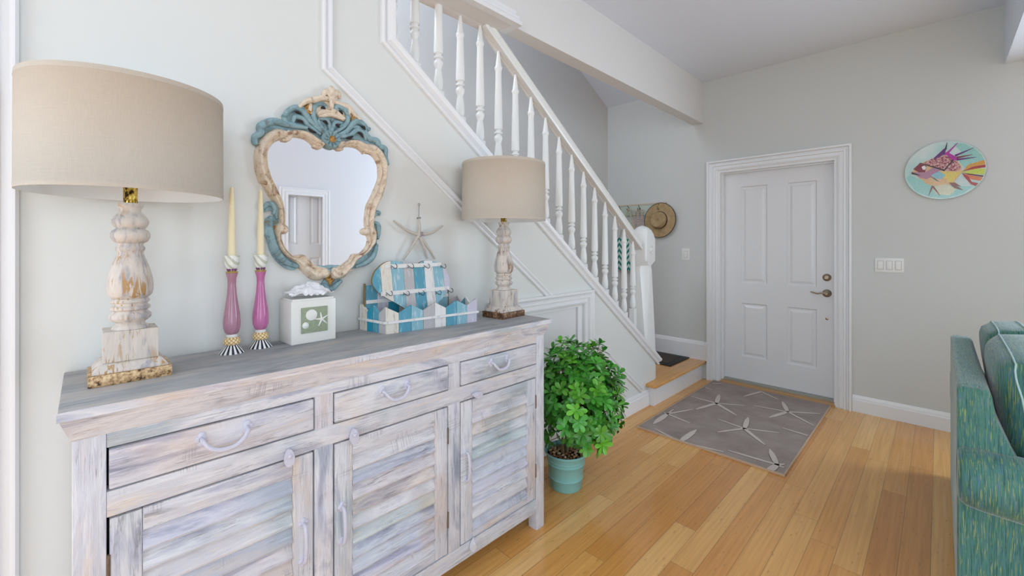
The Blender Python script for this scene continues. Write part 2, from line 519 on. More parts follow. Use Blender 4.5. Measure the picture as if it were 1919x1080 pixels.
SCROLLS=[('cream',0.0255,[(0.6359,1.7299),(0.6417,1.7210),(0.6348,1.7079),(0.6225,1.7059)]),
('cream',0.0230,[(0.7327,1.7363),(0.7181,1.7257),(0.7139,1.7127),(0.7243,1.7123)]),
('cream',0.0153,[(0.5272,1.7431),(0.5324,1.7290),(0.5237,1.7142),(0.5097,1.7106)]),
('cream',0.0140,[(0.8402,1.7373),(0.8243,1.7240),(0.8184,1.7102)]),
('cream',0.0242,[(0.6853,1.9408),(0.6853,1.9307),(0.6853,1.8983),(0.6853,1.8619)]),
('cream',0.0191,[(0.6515,1.9022),(0.6594,1.9221),(0.6713,1.9171),(0.6813,1.9014)]),
('cream',0.0191,[(0.7181,1.9186),(0.7098,1.9349),(0.6995,1.9221),(0.6894,1.9034)]),
('cream',0.0166,[(0.6733,1.9337),(0.6853,1.9437),(0.6975,1.9399)]),
('cream',0.0217,[(0.6813,1.8974),(0.6456,1.8947),(0.6148,1.8794),(0.5867,1.8668),(0.5665,1.8447)]),
('cream',0.0217,[(0.6914,1.8957),(0.7222,1.8887),(0.7517,1.8852),(0.7733,1.8650),(0.8018,1.8479)]),
('cream',0.0140,[(0.6073,1.8658),(0.6035,1.8473),(0.6073,1.8286)]),
('cream',0.0140,[(0.7582,1.8784),(0.7539,1.8566)]),
('cream',0.0230,[(0.6379,1.8333),(0.6614,1.8485),(0.6853,1.8538),(0.7139,1.8479),(0.7348,1.8359)]),
('cream',0.0153,[(0.6417,1.8243),(0.6853,1.8396),(0.7264,1.8300)]),
('gold',0.0166,[(0.5867,1.8455),(0.5979,1.8519),(0.6073,1.8404),(0.5979,1.8305),(0.5923,1.8409)]),
('gold',0.0153,[(0.7646,1.8631),(0.7754,1.8570),(0.7711,1.8393)]),
('blue',0.0191,[(0.6554,1.8532),(0.6633,1.8690),(0.6417,1.8739),(0.6225,1.8595),(0.6167,1.8268),(0.6263,1.7973),(0.6456,1.7773),(0.6733,1.7666)]),
('blue',0.0191,[(0.7139,1.8622),(0.7016,1.8676),(0.7139,1.8807),(0.7432,1.8667),(0.7517,1.8353),(0.7348,1.8028),(0.7016,1.7739)]),
('blue',0.0166,[(0.6417,1.8163),(0.6653,1.8193),(0.6793,1.8000),(0.6833,1.7684)]),
('blue',0.0166,[(0.7264,1.8176),(0.7016,1.8126),(0.6914,1.7902),(0.6853,1.7648)]),
('blue',0.0140,[(0.6359,1.8072),(0.6456,1.7853),(0.6693,1.7698)]),
('blue',0.0140,[(0.7348,1.8152),(0.7181,1.7913),(0.6934,1.7683)]),
('blue',0.0217,[(0.5149,1.8009),(0.5342,1.8259),(0.5592,1.8392),(0.5848,1.8237),(0.6035,1.8005),(0.6263,1.7815),(0.6653,1.7571)]),
('blue',0.0179,[(0.5449,1.7845),(0.5520,1.8032),(0.5775,1.8009),(0.5997,1.7802),(0.6417,1.7567)]),
('blue',0.0204,[(0.5149,1.8009),(0.5219,1.7760),(0.5484,1.7719),(0.5848,1.7714),(0.6148,1.7557)]),
('blue',0.0140,[(0.5629,1.8381),(0.5775,1.8453),(0.5960,1.8223),(0.6110,1.7942),(0.6379,1.7758)]),
('blue',0.0242,[(0.4218,1.6838),(0.4186,1.7048),(0.4379,1.7227),(0.4362,1.7441),(0.4591,1.7632),(0.4824,1.7735),(0.5063,1.7710),(0.5342,1.7672),(0.5923,1.7709)]),
('blue',0.0128,[(0.4314,1.7359),(0.4460,1.7460),(0.4657,1.7756),(0.4892,1.7824)]),
('blue',0.0217,[(0.7098,1.7631),(0.7475,1.7866),(0.7776,1.8281),(0.8085,1.8344),(0.8356,1.8140),(0.8448,1.8158)]),
('blue',0.0179,[(0.7139,1.7557),(0.7603,1.7744),(0.7908,1.7990),(0.8175,1.7934),(0.8265,1.7694)]),
('blue',0.0153,[(0.7517,1.7937),(0.7776,1.8112),(0.8041,1.8122),(0.8220,1.7943)]),
('blue',0.0230,[(0.8220,1.8200),(0.8311,1.7917),(0.8494,1.7734),(0.8774,1.7718),(0.8917,1.7500),(0.9182,1.7433),(0.9207,1.7147),(0.9305,1.6804)]),
('blue',0.0166,[(0.4498,1.4595),(0.4567,1.4714),(0.4741,1.4745),(0.4829,1.4577),(0.4794,1.4420)]),
('blue',0.0191,[(0.4723,1.4763),(0.4864,1.4656),(0.4900,1.4270)]),
('blue',0.0281,[(0.4688,1.4222),(0.4654,1.3874),(0.4706,1.3529),(0.4811,1.3220),(0.4971,1.2908),(0.5225,1.2647),(0.5559,1.2497)]),
('blue',0.0153,[(0.4584,1.4179),(0.4550,1.3872),(0.4567,1.3642),(0.4706,1.3568)]),
('blue',0.0128,[(0.8681,1.4440),(0.8779,1.4650),(0.8929,1.4658),(0.8929,1.4566)]),
('blue',0.0179,[(0.8705,1.4235),(0.8854,1.4125),(0.8879,1.3804),(0.8854,1.3573)]),
('blue',0.0204,[(0.8779,1.3252),(0.8607,1.2796),(0.8270,1.2511),(0.7896,1.2390)]),
('blue',0.0166,[(0.6341,1.2448),(0.6586,1.2376),(0.6795,1.2410),(0.7136,1.2418)]),
('blue',0.0179,[(0.6586,1.2292),(0.6837,1.2239),(0.7093,1.2270)]),
('blue',0.0217,[(0.6545,1.1729),(0.6795,1.1522),(0.7223,1.1812)]),
('gold',0.0153,[(0.6628,1.2038),(0.6837,1.1857),(0.7072,1.2014)]),
('gold',0.0140,[(0.6816,1.1943),(0.6816,1.1732)]),
('gold',0.0102,[(0.6586,1.2145),(0.6732,1.2032),(0.6922,1.2150),(0.7115,1.2140)]),
('gold',0.0115,[(0.4741,1.3800),(0.4811,1.3917),(0.4918,1.3920)]),
('gold',0.0102,[(0.8681,1.3869),(0.8779,1.3802)]),
('cream',0.0089,[(0.5788,1.2448),(0.6022,1.2398),(0.6260,1.2182),(0.6422,1.2008)]),
('cream',0.0089,[(0.6022,1.2562),(0.6260,1.2389),(0.6463,1.2130)]),
('cream',0.0089,[(0.7758,1.2461),(0.7443,1.2428),(0.7223,1.2221)]),
('cream',0.0089,[(0.7668,1.2245),(0.7399,1.2170),(0.7245,1.2005)])]
CREAM_PLATE=[(0.5665,1.8428),(0.5867,1.8687),(0.6148,1.8813),(0.6456,1.9007),(0.6535,1.9206),(0.6693,1.9307),(0.6853,1.9437),(0.7057,1.9380),(0.7181,1.9268),(0.7057,1.8992),(0.7264,1.8938),(0.7517,1.8894),(0.7733,1.8713),(0.8018,1.8479),(0.7820,1.8374),(0.7517,1.8519),(0.7369,1.8260),(0.6853,1.8316),(0.6340,1.8246),(0.6225,1.8517),(0.6035,1.8200),(0.5923,1.8409)]
SHADOW_INSERTS=[[(0.5484,1.8188),(0.5592,1.8200),(0.5701,1.8159)],[(0.5538,1.7833),(0.5665,1.7897),(0.5782,1.7856)],[(0.6417,1.8541),(0.6515,1.8591),(0.6594,1.8528)],[(0.7119,1.8618),(0.7202,1.8575),(0.7277,1.8488)],[(0.6495,1.8040),(0.6594,1.8060),(0.6681,1.7957)],[(0.6995,1.8020),(0.7077,1.8016),(0.7139,1.7926)],[(0.8032,1.8171),(0.8152,1.8144),(0.8220,1.8037)],[(0.7886,1.7859),(0.8018,1.7863),(0.8121,1.7702)],[(0.5953,1.7684),(0.6073,1.7601),(0.6244,1.7567)],[(0.7411,1.7560),(0.7560,1.7603),(0.7711,1.7701)]]
PLATES=[[(0.4481,1.4556),(0.4550,1.4732),(0.4776,1.4786),(0.4971,1.4546),(0.5007,1.4079),(0.4900,1.3920),(0.4900,1.3609),(0.5007,1.3220),(0.5261,1.2863),(0.5635,1.2574),(0.5522,1.2338),(0.5188,1.2431),(0.4864,1.2754),(0.4671,1.3144),(0.4654,1.3375),(0.4688,1.3548),(0.4543,1.3566),(0.4516,1.3871),(0.4567,1.4197),(0.4829,1.4325),(0.4787,1.4477),(0.4654,1.4520),(0.4516,1.4444)],[(0.8755,1.4741),(0.8979,1.4707),(0.8964,1.4535),(0.8745,1.4497),(0.8715,1.4295),(0.8804,1.4271),(0.8944,1.4128),(0.8964,1.3898),(0.8894,1.3758),(0.8939,1.3574),(0.8804,1.3458),(0.8829,1.3206),(0.8632,1.2750),(0.8294,1.2443),(0.7942,1.2322),(0.7668,1.2333),(0.7896,1.2634),(0.8270,1.2938),(0.8510,1.3207),(0.8656,1.3571),(0.8559,1.4116),(0.8583,1.4435)],[(0.6341,1.2510),(0.6586,1.2438),(0.6795,1.2473),(0.7180,1.2502),(0.7311,1.2347),(0.7158,1.2009),(0.7311,1.1785),(0.7007,1.1569),(0.6774,1.1472),(0.6545,1.1624),(0.6504,1.1752),(0.6628,1.1954),(0.6545,1.2168)],[(0.4139,1.6824),(0.4114,1.6981),(0.4202,1.7194),(0.4304,1.7285),(0.4298,1.7429),(0.4591,1.7687),(0.4858,1.7817),(0.5063,1.7729),(0.5167,1.8013),(0.5342,1.8297),(0.5592,1.8430),(0.5775,1.8260),(0.5592,1.8028),(0.5449,1.7807),(0.5923,1.7709),(0.5342,1.7482),(0.4757,1.7390),(0.4492,1.7175),(0.4298,1.6815)],[(0.8041,1.8420),(0.8311,1.8346),(0.8448,1.8158),(0.8425,1.7851),(0.8774,1.7805),(0.8917,1.7544),(0.9207,1.7481),(0.9207,1.7236),(0.9354,1.7079),(0.9305,1.6804),(0.8965,1.7243),(0.8680,1.7505),(0.8311,1.7487),(0.8041,1.7569),(0.8175,1.7934),(0.7908,1.8096)],[(0.5149,1.8009),(0.5342,1.8297),(0.5629,1.8419),(0.5923,1.8409),(0.6148,1.8224),(0.6225,1.8556),(0.6456,1.8748),(0.6773,1.8359),(0.6975,1.8402),(0.7181,1.8775),(0.7517,1.8478),(0.7646,1.8171),(0.7864,1.8362),(0.8175,1.8362),(0.8402,1.8106),(0.8311,1.7702),(0.7517,1.7583),(0.7098,1.7284),(0.6535,1.7189),(0.6073,1.7582),(0.5449,1.7579),(0.5167,1.7750)]]
ROSETTE=[(0.6813,1.7398)]
HEART=[(1.0113,1.2333),(0.9905,1.2467),(0.9660,1.2535),(0.9300,1.2592),(0.8989,1.2600),(0.8686,1.2523),(0.8317,1.2264),(0.8154,1.2002),(0.8101,1.1770),(0.8190,1.1562),(0.8426,1.1273),(0.9066,1.0872),(0.9539,1.0559),(0.9946,1.0335),(1.0410,1.0429),(1.1069,1.0659),(1.1528,1.0978),(1.1810,1.1302),(1.1906,1.1567),(1.1858,1.1842),(1.1715,1.2119),(1.1435,1.2417),(1.0935,1.2557),(1.0496,1.2540)]
HEART_STRIPES=[(0.8101,1.1703),(0.8500,1.1676),(0.8989,1.1644),(0.9539,1.1608),(1.0029,1.1575),(1.0583,1.1538),(1.1047,1.1508),(1.1574,1.1473),(1.1929,1.1449)]
HEART_RAILS=[(0.8537,1.2562),(1.1574,1.2240),(0.8426,1.1409),(1.1858,1.0989)]
HEART_HOOKS=[(0.8989,1.2444),(0.9782,1.2417),(1.0583,1.2389),(1.1458,1.2359),(0.8686,1.1355),(0.9459,1.1294),(1.0197,1.1254),(1.1069,1.1205),(1.1715,1.1193)]
STAR=[(1.0764,1.3730),(1.0764,1.4488),(0.9538,1.4344),(1.2149,1.4183),(1.1908,1.4011),(1.0015,1.2612),(1.1286,1.2644),(1.1711,1.2602),(1.0819,1.5123)]
RUG_ARMS=[(0.028,[(-1.3035,3.6985),(-1.3615,3.9325)]),
(0.012,[(-1.3035,3.6985),(-1.5211,3.7117)]),
(0.020,[(-1.3035,3.6985),(-1.3728,3.4519)]),
(0.010,[(-1.3035,3.6985),(-1.1143,3.8224)]),
(0.018,[(-1.3035,3.6985),(-1.0989,3.5446)]),
(0.032,[(-1.4921,3.1994),(-1.4822,2.9495)]),
(0.012,[(-1.4921,3.1994),(-1.3893,3.4354)]),
(0.011,[(-1.4921,3.1994),(-1.2955,3.1507)]),
(0.009,[(-1.4921,3.1994),(-1.4981,3.3265)]),
(0.008,[(-1.4921,3.1994),(-1.5251,3.1990)]),
(0.030,[(-1.2224,2.8029),(-1.2183,3.0737)]),
(0.012,[(-1.2224,2.8029),(-1.4387,2.8805)]),
(0.013,[(-1.2224,2.8029),(-0.9647,2.8679)]),
(0.026,[(-0.9838,3.3354),(-1.0268,3.5697)]),
(0.010,[(-0.9838,3.3354),(-1.1850,3.3744)]),
(0.013,[(-0.9838,3.3354),(-1.0987,3.1398)]),
(0.010,[(-0.9838,3.3354),(-0.7846,3.4328)]),
(0.018,[(-0.9838,3.3354),(-0.8085,3.1581)]),
(0.026,[(-0.8416,3.9089),(-0.9271,4.1306)]),
(0.010,[(-0.8416,3.9089),(-1.0737,3.8629)]),
(0.024,[(-0.8416,3.9089),(-0.9136,3.6766)]),
(0.012,[(-0.8416,3.9089),(-0.6523,4.0457)]),
(0.012,[(-0.8416,3.9089),(-0.6416,3.7416)]),
(0.026,[(-0.6838,2.9251),(-0.7711,3.1162)]),
(0.012,[(-0.6838,2.9251),(-0.9570,2.9082)]),
(0.030,[(-0.6838,2.9251),(-0.7045,2.7752)]),
(0.012,[(-0.6838,2.9251),(-0.6456,2.9161)]),
(0.010,[(-0.6838,2.9251),(-0.6509,2.9676)]),
(0.014,[(-1.1226,4.2764),(-1.1954,4.0374)]),
(0.010,[(-1.1226,4.2764),(-0.9586,4.1562)]),
(0.010,[(-0.6403,3.5204),(-0.7982,3.5402)]),
(0.010,[(-1.5193,4.0339),(-1.4466,4.0043)]),
(0.008,[(-1.5132,4.2034),(-1.4521,4.2549)])]
RUG=[(-1.5246,2.7539),(-0.6407,2.7778),(-0.6215,4.2902),(-1.5348,4.3549)]
FISH=[('peach',[(-0.1424,1.8620),(-0.1002,1.9206),(-0.0464,1.9419),(0.0258,1.9795),(0.0727,1.9530),(0.1109,1.8758),(0.1147,1.8313),(0.0881,1.7902),(0.0649,1.7427),(-0.0140,1.7475),(-0.0835,1.7859),(-0.1127,1.8295)]),
('paleteal',[(0.0688,2.0425),(0.1261,2.0439),(0.1818,2.0019),(0.2181,1.9424),(0.2253,1.9038),(0.1634,1.8908),(0.1261,1.8629),(0.0995,1.9104),(0.1109,1.9749)]),
('paleteal',[(-0.1811,1.8195),(-0.1552,1.8401),(-0.0918,1.8040),(0.0100,1.7536),(0.0881,1.7404),(0.1634,1.7277),(0.1185,1.6770),(0.0337,1.6560),(-0.0464,1.6678),(-0.1212,1.7201)]),
('cream',[(-0.0464,1.7592),(0.0337,1.7625),(0.0881,1.7183),(0.0572,1.6765),(-0.0140,1.6880)]),
('orange',[(0.1109,1.8318),(0.1448,1.8823),(0.2217,1.9043),(0.2271,1.8741),(0.1708,1.8626),(0.1261,1.8409)]),
('red',[(0.1147,1.8368),(0.1634,1.8636),(0.2289,1.8712),(0.2289,1.8525),(0.1744,1.8486)]),
('lime',[(0.1109,1.8318),(0.1744,1.8486),(0.2289,1.8445),(0.2235,1.8023),(0.1560,1.8155)]),
('darkred',[(0.1109,1.8290),(0.2181,1.7975),(0.2145,1.7872),(0.1448,1.8114)]),
('orange2',[(0.1223,1.8194),(0.2145,1.7845),(0.2019,1.7617),(0.1597,1.7770)]),
('red',[(0.1128,1.8261),(0.1448,1.8004),(0.1597,1.7607),(0.1928,1.7464),(0.1818,1.7259),(0.1560,1.7447),(0.1261,1.7971)]),
('yellow',[(0.0100,1.8495),(0.1109,1.8318),(0.0804,1.7911),(0.0649,1.7594),(0.0100,1.7565),(-0.0302,1.7690),(-0.0464,1.8049)]),
('pink',[(-0.0711,1.9282),(0.0258,1.9767),(0.0727,1.9419),(0.1109,1.8648),(0.0881,1.8428),(0.0298,1.8555),(-0.0793,1.9120)]),
('magenta',[(0.0179,1.9723),(0.0416,1.9856),(0.0688,1.9591),(0.0957,1.9330),(0.0881,1.9175),(0.0649,1.9263),(0.0455,1.9570)]),
('maroon',[(-0.1339,1.8843),(-0.1002,1.9206),(-0.0628,1.8984),(-0.0711,1.8535),(-0.1043,1.8575)]),
('mauve',[(-0.1467,1.8625),(-0.1043,1.8575),(-0.0711,1.8535),(-0.0302,1.8828),(0.0100,1.8607),(-0.0302,1.8259),(-0.0587,1.8005),(-0.0960,1.8160)]),
('peach',[(-0.0835,1.7916),(-0.0302,1.8202),(0.0337,1.7961),(0.0572,1.7601),(-0.0140,1.7503),(-0.0628,1.7665)]),
('skyblue',[(-0.0424,1.8273),(0.0020,1.8533),(0.0337,1.8186),(0.0100,1.7931),(-0.0100,1.8009)]),
('teal',[(-0.0464,1.8220),(-0.0221,1.8079),(0.0020,1.7770),(-0.0100,1.7839)]),
('white',[(-0.0897,1.8961),(-0.0752,1.9029),(-0.0649,1.8900),(-0.0711,1.8707),(-0.0835,1.8751)]),
('rust',[(0.0494,1.7665),(0.0804,1.7633),(0.1109,1.7327),(0.0881,1.7404),(0.1223,1.7041),(0.0765,1.7249)]),
('black',[(-0.1022,1.9237),(-0.0960,1.9258),(0.0258,1.8616),(0.0688,1.9258),(0.0734,1.9223),(0.0278,1.8501)]),
('purple',[(-0.0302,1.9454),(0.0258,2.0104),(0.0357,2.0033),(0.0298,1.9705),(-0.0140,1.9459)]),
('black2',[(0.0387,2.0012),(0.0287,2.0059),(0.0406,2.0532),(0.0425,2.0522)]),
('magenta',[(0.0491,1.9737),(0.0419,1.9851),(0.0931,2.0422),(0.0945,2.0400)]),
('purple',[(0.0824,1.9450),(0.0784,1.9588),(0.1741,1.9991),(0.1748,1.9964)]),
('maroon',[(0.0890,1.9297),(0.0871,1.9441),(0.1632,1.9493),(0.1636,1.9464)]),
('purple',[(0.0887,1.9158),(0.0874,1.9303),(0.1798,1.9289),(0.1801,1.9261)]),
('rust',[(-0.0371,1.7552),(-0.0273,1.7490),(-0.0516,1.6791),(-0.0536,1.6803)]),
('rust',[(-0.0343,1.7420),(-0.0260,1.7504),(0.0068,1.6787),(0.0052,1.6770)]),
('black2',[(-0.1438,1.8490),(-0.1409,1.8633),(-0.0957,1.8348),(-0.0963,1.8320)])]

# ---------------------------------------------------------------- room shell
XW, YD, ZC, XS = -1.71, 4.34, 2.93, -2.75          # left wall, door wall, ceiling, stairwell wall


def zshoe(y):
    return 2.219 - .742 * (y - .990)


def strip(pts, name, mat):
    m = MB()
    m.add(pts, [(0, 1, 2, 3)])
    return struct(m.build(name, mat, smooth=0))


m = MB()
m.box((XS - .1, -3.6, -.1), (4.1, 4.5, 0))
struct(m.build('floor', M['floor'], smooth=0))
m = MB()
m.box((-1.86, -3.6, ZC), (.31, 4.5, ZC + .12))
struct(m.build('ceiling', M['ceiling'], smooth=0))
m = MB()                                             # dropped ceiling to the right of the beam line
m.box((.31, -3.6, 2.53), (.80, 4.5, ZC + .12))
m.box((.80, -3.6, ZC), (4.1, 4.5, ZC + .12))
struct(m.build('ceiling', M['ceiling'], smooth=0))

m = MB()                                             # left wall with the stair cut-out and the closet opening
T = lambda p, h: (XW - h, p[0], p[1])
poly = [(-3.6, 0), (1.62, 0), (1.62, .925), (2.40, .925), (2.40, 0), (3.289, 0), (3.289, zshoe(3.289) - .02), (.955, zshoe(.955) - .02), (.955, ZC), (-3.6, ZC)]
m.prism(poly, T, 0, .15)
struct(m.build('wall_left', M['wall_left'], smooth=0))
m = MB()
m.prism([(3.289, 0), (3.425, 0), (3.425, zshoe(3.425) - .012), (3.289, zshoe(3.289) - .012)], T, 0, .003)
struct(m.build('trim_stringer_face', M['wall_left'], smooth=0))

# far wall: opening for the door; window opening beyond the frame
m = MB()
TY = lambda p, h: (p[0], YD + h, p[1])
DX0, DX1, DZ = -1.515, -.585, 2.045
m.prism([(XS - .1, 0), (DX0, 0), (DX0, DZ), (DX1, DZ), (DX1, 0), (4.1, 0), (4.1, 3.05), (XS - .1, 3.05)], TY, 0, .16)
struct(m.build('wall_far', M['wall_far'], smooth=0))
m = MB()
m.box((XS - .1, -3.6, 0), (XS, 4.5, 5.2))
struct(m.build('wall_stairwell', M['wall_well'], smooth=0))
m = MB()                                             # stairwell ceiling rises with the stairs
m.add([(XS, 4.34, 2.93), (-1.76, 4.34, 2.93), (-1.76, .2, 5.1), (XS, .2, 5.1)], [(0, 1, 2, 3)])
m.add([(-1.76, 4.34, 2.93), (-1.76, .2, 2.93), (-1.76, .2, 5.1)], [(0, 1, 2)])
m.add([(XS, .2, 1.0), (-1.76, .2, 1.0), (-1.76, .2, 5.1), (XS, .2, 5.1)], [(0, 1, 2, 3)])
struct(m.build('ceiling_stairwell', M['ceiling'], smooth=0))
m = MB()
m.box((4.0, -3.6, 0), (4.1, 4.5, 3.0))
struct(m.build('wall_right_far', M['wall_far'], smooth=0))
m = MB()
m.box((-1.86, -3.6, 0), (4.1, -3.5, 3.0))
struct(m.build('wall_rear', M['wall_far'], smooth=0))
# wall facing the console on the right side of the hall (seen in the mirror)
m = MB()
TX = lambda p, h: (2.34 + h, p[0], p[1])
m.prism([(.9, 0), (1.69, 0), (1.69, 2.045), (2.30, 2.045), (2.30, 0), (3.15, 0), (3.15, 2.94), (.9, 2.94)], TX, 0, .12)
struct(m.build('wall_right', plain('paint_mirror_wall', srgb(222, 221, 222), .85, nscale=3, var=.01), smooth=0))

# header beam over the stair and the hall beam
m = MB()
m.box((-1.755, .955, 2.53), (-1.655, 4.345, ZC + .03))
struct(m.build('trim_beam', M['beam'], smooth=0, bevel=.002))
m = MB()
hp = [(-1.815, .957), (-1.815, 1.655), (-1.655, 1.655), (-1.655, .957)]
m.box((-1.82, .957, 2.53), (-1.756, 1.655, 2.70))
prof = [(0, 0), (.040, .0), (.040, .022), (.030, .034), (.030, .050), (.016, .062), (.016, .082), (0, .09)]
m.sweep([(-1.655, .957), (-1.655, 1.655), (-1.755, 1.655)], prof, lambda p, h: (p[0], p[1], 2.5285 + h), side=-1)
struct(m.build('trim_header_moulding', M['trim'], smooth=25))

# stair trim
PB = [(0, 0), (0, .014), (.006, .019), (.012, .019), (.015, .008), (.022, .006), (.027, .012), (.036, .024), (.048, .029), (.058, .029), (.058, 0)]
sl = sqrt(1 + .742 ** 2)
m = MB()
off = .078
lowB = lambda y: zshoe(y) - off
m.sweep([(3.475, lowB(3.475)), (.905, lowB(.905)), (.905, ZC)], PB, PX(XW), side=-1)
# rounded cap over the stringer wall, between the mouldings
m.sweep([(3.44, zshoe(3.44)), (.958, zshoe(.958)), (.958, ZC)], [(-.012, .0), (-.012, .02), (0, .024), (.0, -.16), (-.012, -.16)], PX(XW), side=-1)
struct(m.build('trim_stringer', M['trim'], smooth=25))
PA = [(0, 0), (0, .012), (.004, .016), (.009, .016), (.012, .006), (.019, .004), (.024, .010), (.029, .017), (.036, .017), (.036, 0)]
zA = lambda y: 2.0136 - .7465 * (y - .655)
m = MB()
m.sweep([(2.055, zA(2.055)), (.655, zA(.655)), (.655, ZC)], PA, PX(XW), side=-1)
m.sweep([(3.175, zA(3.175)), (2.493, zA(2.493))], PA, PX(XW), side=-1)
struct(m.build('trim_panel', M['trim'], smooth=25))

# left-hand doorway casing at the frame edge
PC = [(0, 0), (0, .012), (.006, .020), (.012, .020), (.016, .012), (.030, .012), (.036, .022), (.050, .022), (.056, .014), (.074, .016), (.080, .026), (.094, .026), (.094, 0)]
m = MB()
m.sweep([(-.122, 0), (-.122, ZC)], PC, PX(XW), side=1)
m.box((XW - .01, -.6, 0), (XW + .012, -.216, ZC))
struct(m.build('trim_left_casing', M['trim'], smooth=25))


# casings (same profile family)
def casing(name, path, plane, side, prof=PC, sc=1.0):
    m = MB()
    m.sweep(path, [(a * sc, b) for a, b in prof], plane, side=side)
    return struct(m.build(name, M['trim'], smooth=25))


casing('trim_closet_casing', [(2.40, 0.0), (2.40, .925), (1.62, .925), (1.62, 0)], PX(XW), -1, [(0, 0), (0, .012), (.012, .018), (.017, .006), (.040, .010), (.044, .024), (.058, .024), (.062, .012), (.078, .030), (.092, .030), (.092, 0)], .98)
casing('trim_front_door_casing', [(-.585, 0), (-.585, DZ - .005), (-1.515, DZ - .005), (-1.515, 0)], PY(YD), -1, [(0, 0), (0, .016), (.010, .022), (.016, .010), (.040, .014), (.044, .027), (.056, .027), (.060, .015), (.072, .020), (.080, .038), (.094, .038), (.094, 0)], 1.0)
PXr = lambda p, h: (2.34 - h, p[0], p[1])
casing('trim_side_door_casing', [(2.30, 0), (2.30, 2.045), (1.69, 2.045), (1.69, 0)], PXr, 1, sc=1.0)

# door jambs and stops
m = MB()
m.box((-1.515, YD - .004, 0), (-1.495, YD + .155, 2.04))
m.box((-.605, YD - .004, 0), (-.585, YD + .155, 2.04))
m.box((-1.495, YD - .004, 2.02), (-.605, YD + .155, 2.04))
m.box((-1.495, YD + .05, 0.02), (-1.483, YD + .098, 2.02))
m.box((-.617, YD + .05, 0.02), (-.605, YD + .098, 2.02))
m.box((-1.483, YD + .05, 2.008), (-.617, YD + .098, 2.02))
struct(m.build('trim_front_door_jamb', M['trim'], smooth=0))


def panel_door(name, W, H, T_, panels, knob=None, label=None):
    """door slab in local x (0..W), z (0..H), front face at y=0 facing -y"""
    root = bpy.data.objects.new(name, None)
    C.objects.link(root)
    root['kind'] = 'structure'
    m = MB()
    # grid of front cells minus panels
    xs = sorted(set([0, W] + [q for p in panels for q in (p[0], p[2])]))
    zs = sorted(set([0, H] + [q for p in panels for q in (p[1], p[3])]))
    F = lambda p, h: (p[0], -h, p[1])
    for i in range(len(xs) - 1):
        for j in range(len(zs) - 1):
            cx, cz = (xs[i] + xs[i + 1]) / 2, (zs[j] + zs[j + 1]) / 2
            if any(p[0] < cx < p[2] and p[1] < cz < p[3] for p in panels):
                continue
            m.add([(xs[i], 0, zs[j]), (xs[i + 1], 0, zs[j]), (xs[i + 1], 0, zs[j + 1]), (xs[i], 0, zs[j + 1])], [(0, 1, 2, 3)])
    m.add([(0, 0, 0), (W, 0, 0), (W, T_, 0), (0, T_, 0), (0, 0, H), (W, 0, H), (W, T_, H), (0, T_, H)], [(0, 3, 2, 1), (4, 5, 6, 7), (1, 2, 6, 5), (2, 3, 7, 6), (3, 0, 4, 7)])
    for a, b, c, d in panels:
        rings = [(0, 0), (.010, -.012), (.022, -.012), (.040, -.004), (.042, -.003)]
        vs = []
        for o, h in rings:
            vs += [F((a + o, b + o), h), F((c - o, b + o), h), F((c - o, d - o), h), F((a + o, d - o), h)]
        fs = []
        for k in range(len(rings) - 1):
            for q in range(4):
                r = (q + 1) % 4
                fs.append((k * 4 + q, k * 4 + r, k * 4 + 4 + r, k * 4 + 4 + q))
        e = (len(rings) - 1) * 4
        fs.append((e, e + 1, e + 2, e + 3))
        m.add(vs, fs)
    m.build('slab', M['door'], root, smooth=0, recalc=False)
    return root


DY = YD + .10
d1 = panel_door('door_1', .888, 1.972, .044,
                [(.155, .225, .377, .735), (.532, .225, .754, .735), (.155, .925, .377, 1.845), (.532, .925, .754, 1.845)])
d1.location = (-1.494, DY, .036)
# hardware
m = MB()
ml = Matrix.Rotation(pi / 2, 4, 'X')
m.lathe([(.033, 0), (.033, .006), (.028, .012), (.014, .018), (.013, .024), (.013, .045), (.011, .048)], 28, (0, 0, 0), mat=Matrix.Translation((.824, 0, .879)) @ ml)
pts = smooth_path([(.824, -.045, .879), (.800, -.050, .884), (.765, -.050, .876), (.735, -.049, .883), (.716, -.047, .889)], 6)
m.tube(pts, [.0085 - .004 * i / len(pts) for i in range(len(pts))], 10)
h_ = m.build('lever_handle', M['nickel'], d1)
h_['label'] = 'satin nickel lever handle'
m = MB()
m.lathe([(.031, 0), (.031, .006), (.026, .013), (.015, .017), (.014, .020)], 28, mat=Matrix.Translation((.824, 0, 1.013)) @ ml)
m.box((-.004, -.028, -.016), (.004, -.014, .016), Matrix.Translation((.824, -.004, 1.013)) @ Matrix.Rotation(rad(50), 4, 'Y'))
h_ = m.build('deadbolt', M['nickel'], d1)
h_['label'] = 'satin nickel deadbolt thumb turn'
m = MB()
m.lathe([(.011, 0), (.011, .004), (.006, .006)], 16, mat=Matrix.Translation((.824, 0, .664)) @ ml)
m.build('lock_plug', M['nickel'], d1)
m = MB()
m.box((-1.50, YD - .01, 0), (-.60, YD + .16, .016))
tw = struct(m.build('trim_door_sill', plain('threshold_wood', srgb(196, 150, 96), .4, nscale=30, var=.12, stretch=(1, 12, 1)), smooth=0, bevel=.003))
m = MB()
m.box((-1.494, YD + .06, .016), (-.606, YD + .15, .034))
struct(m.build('trim_threshold', plain('sill_grey_metal', srgb(168, 170, 160), .4, .3), smooth=0))

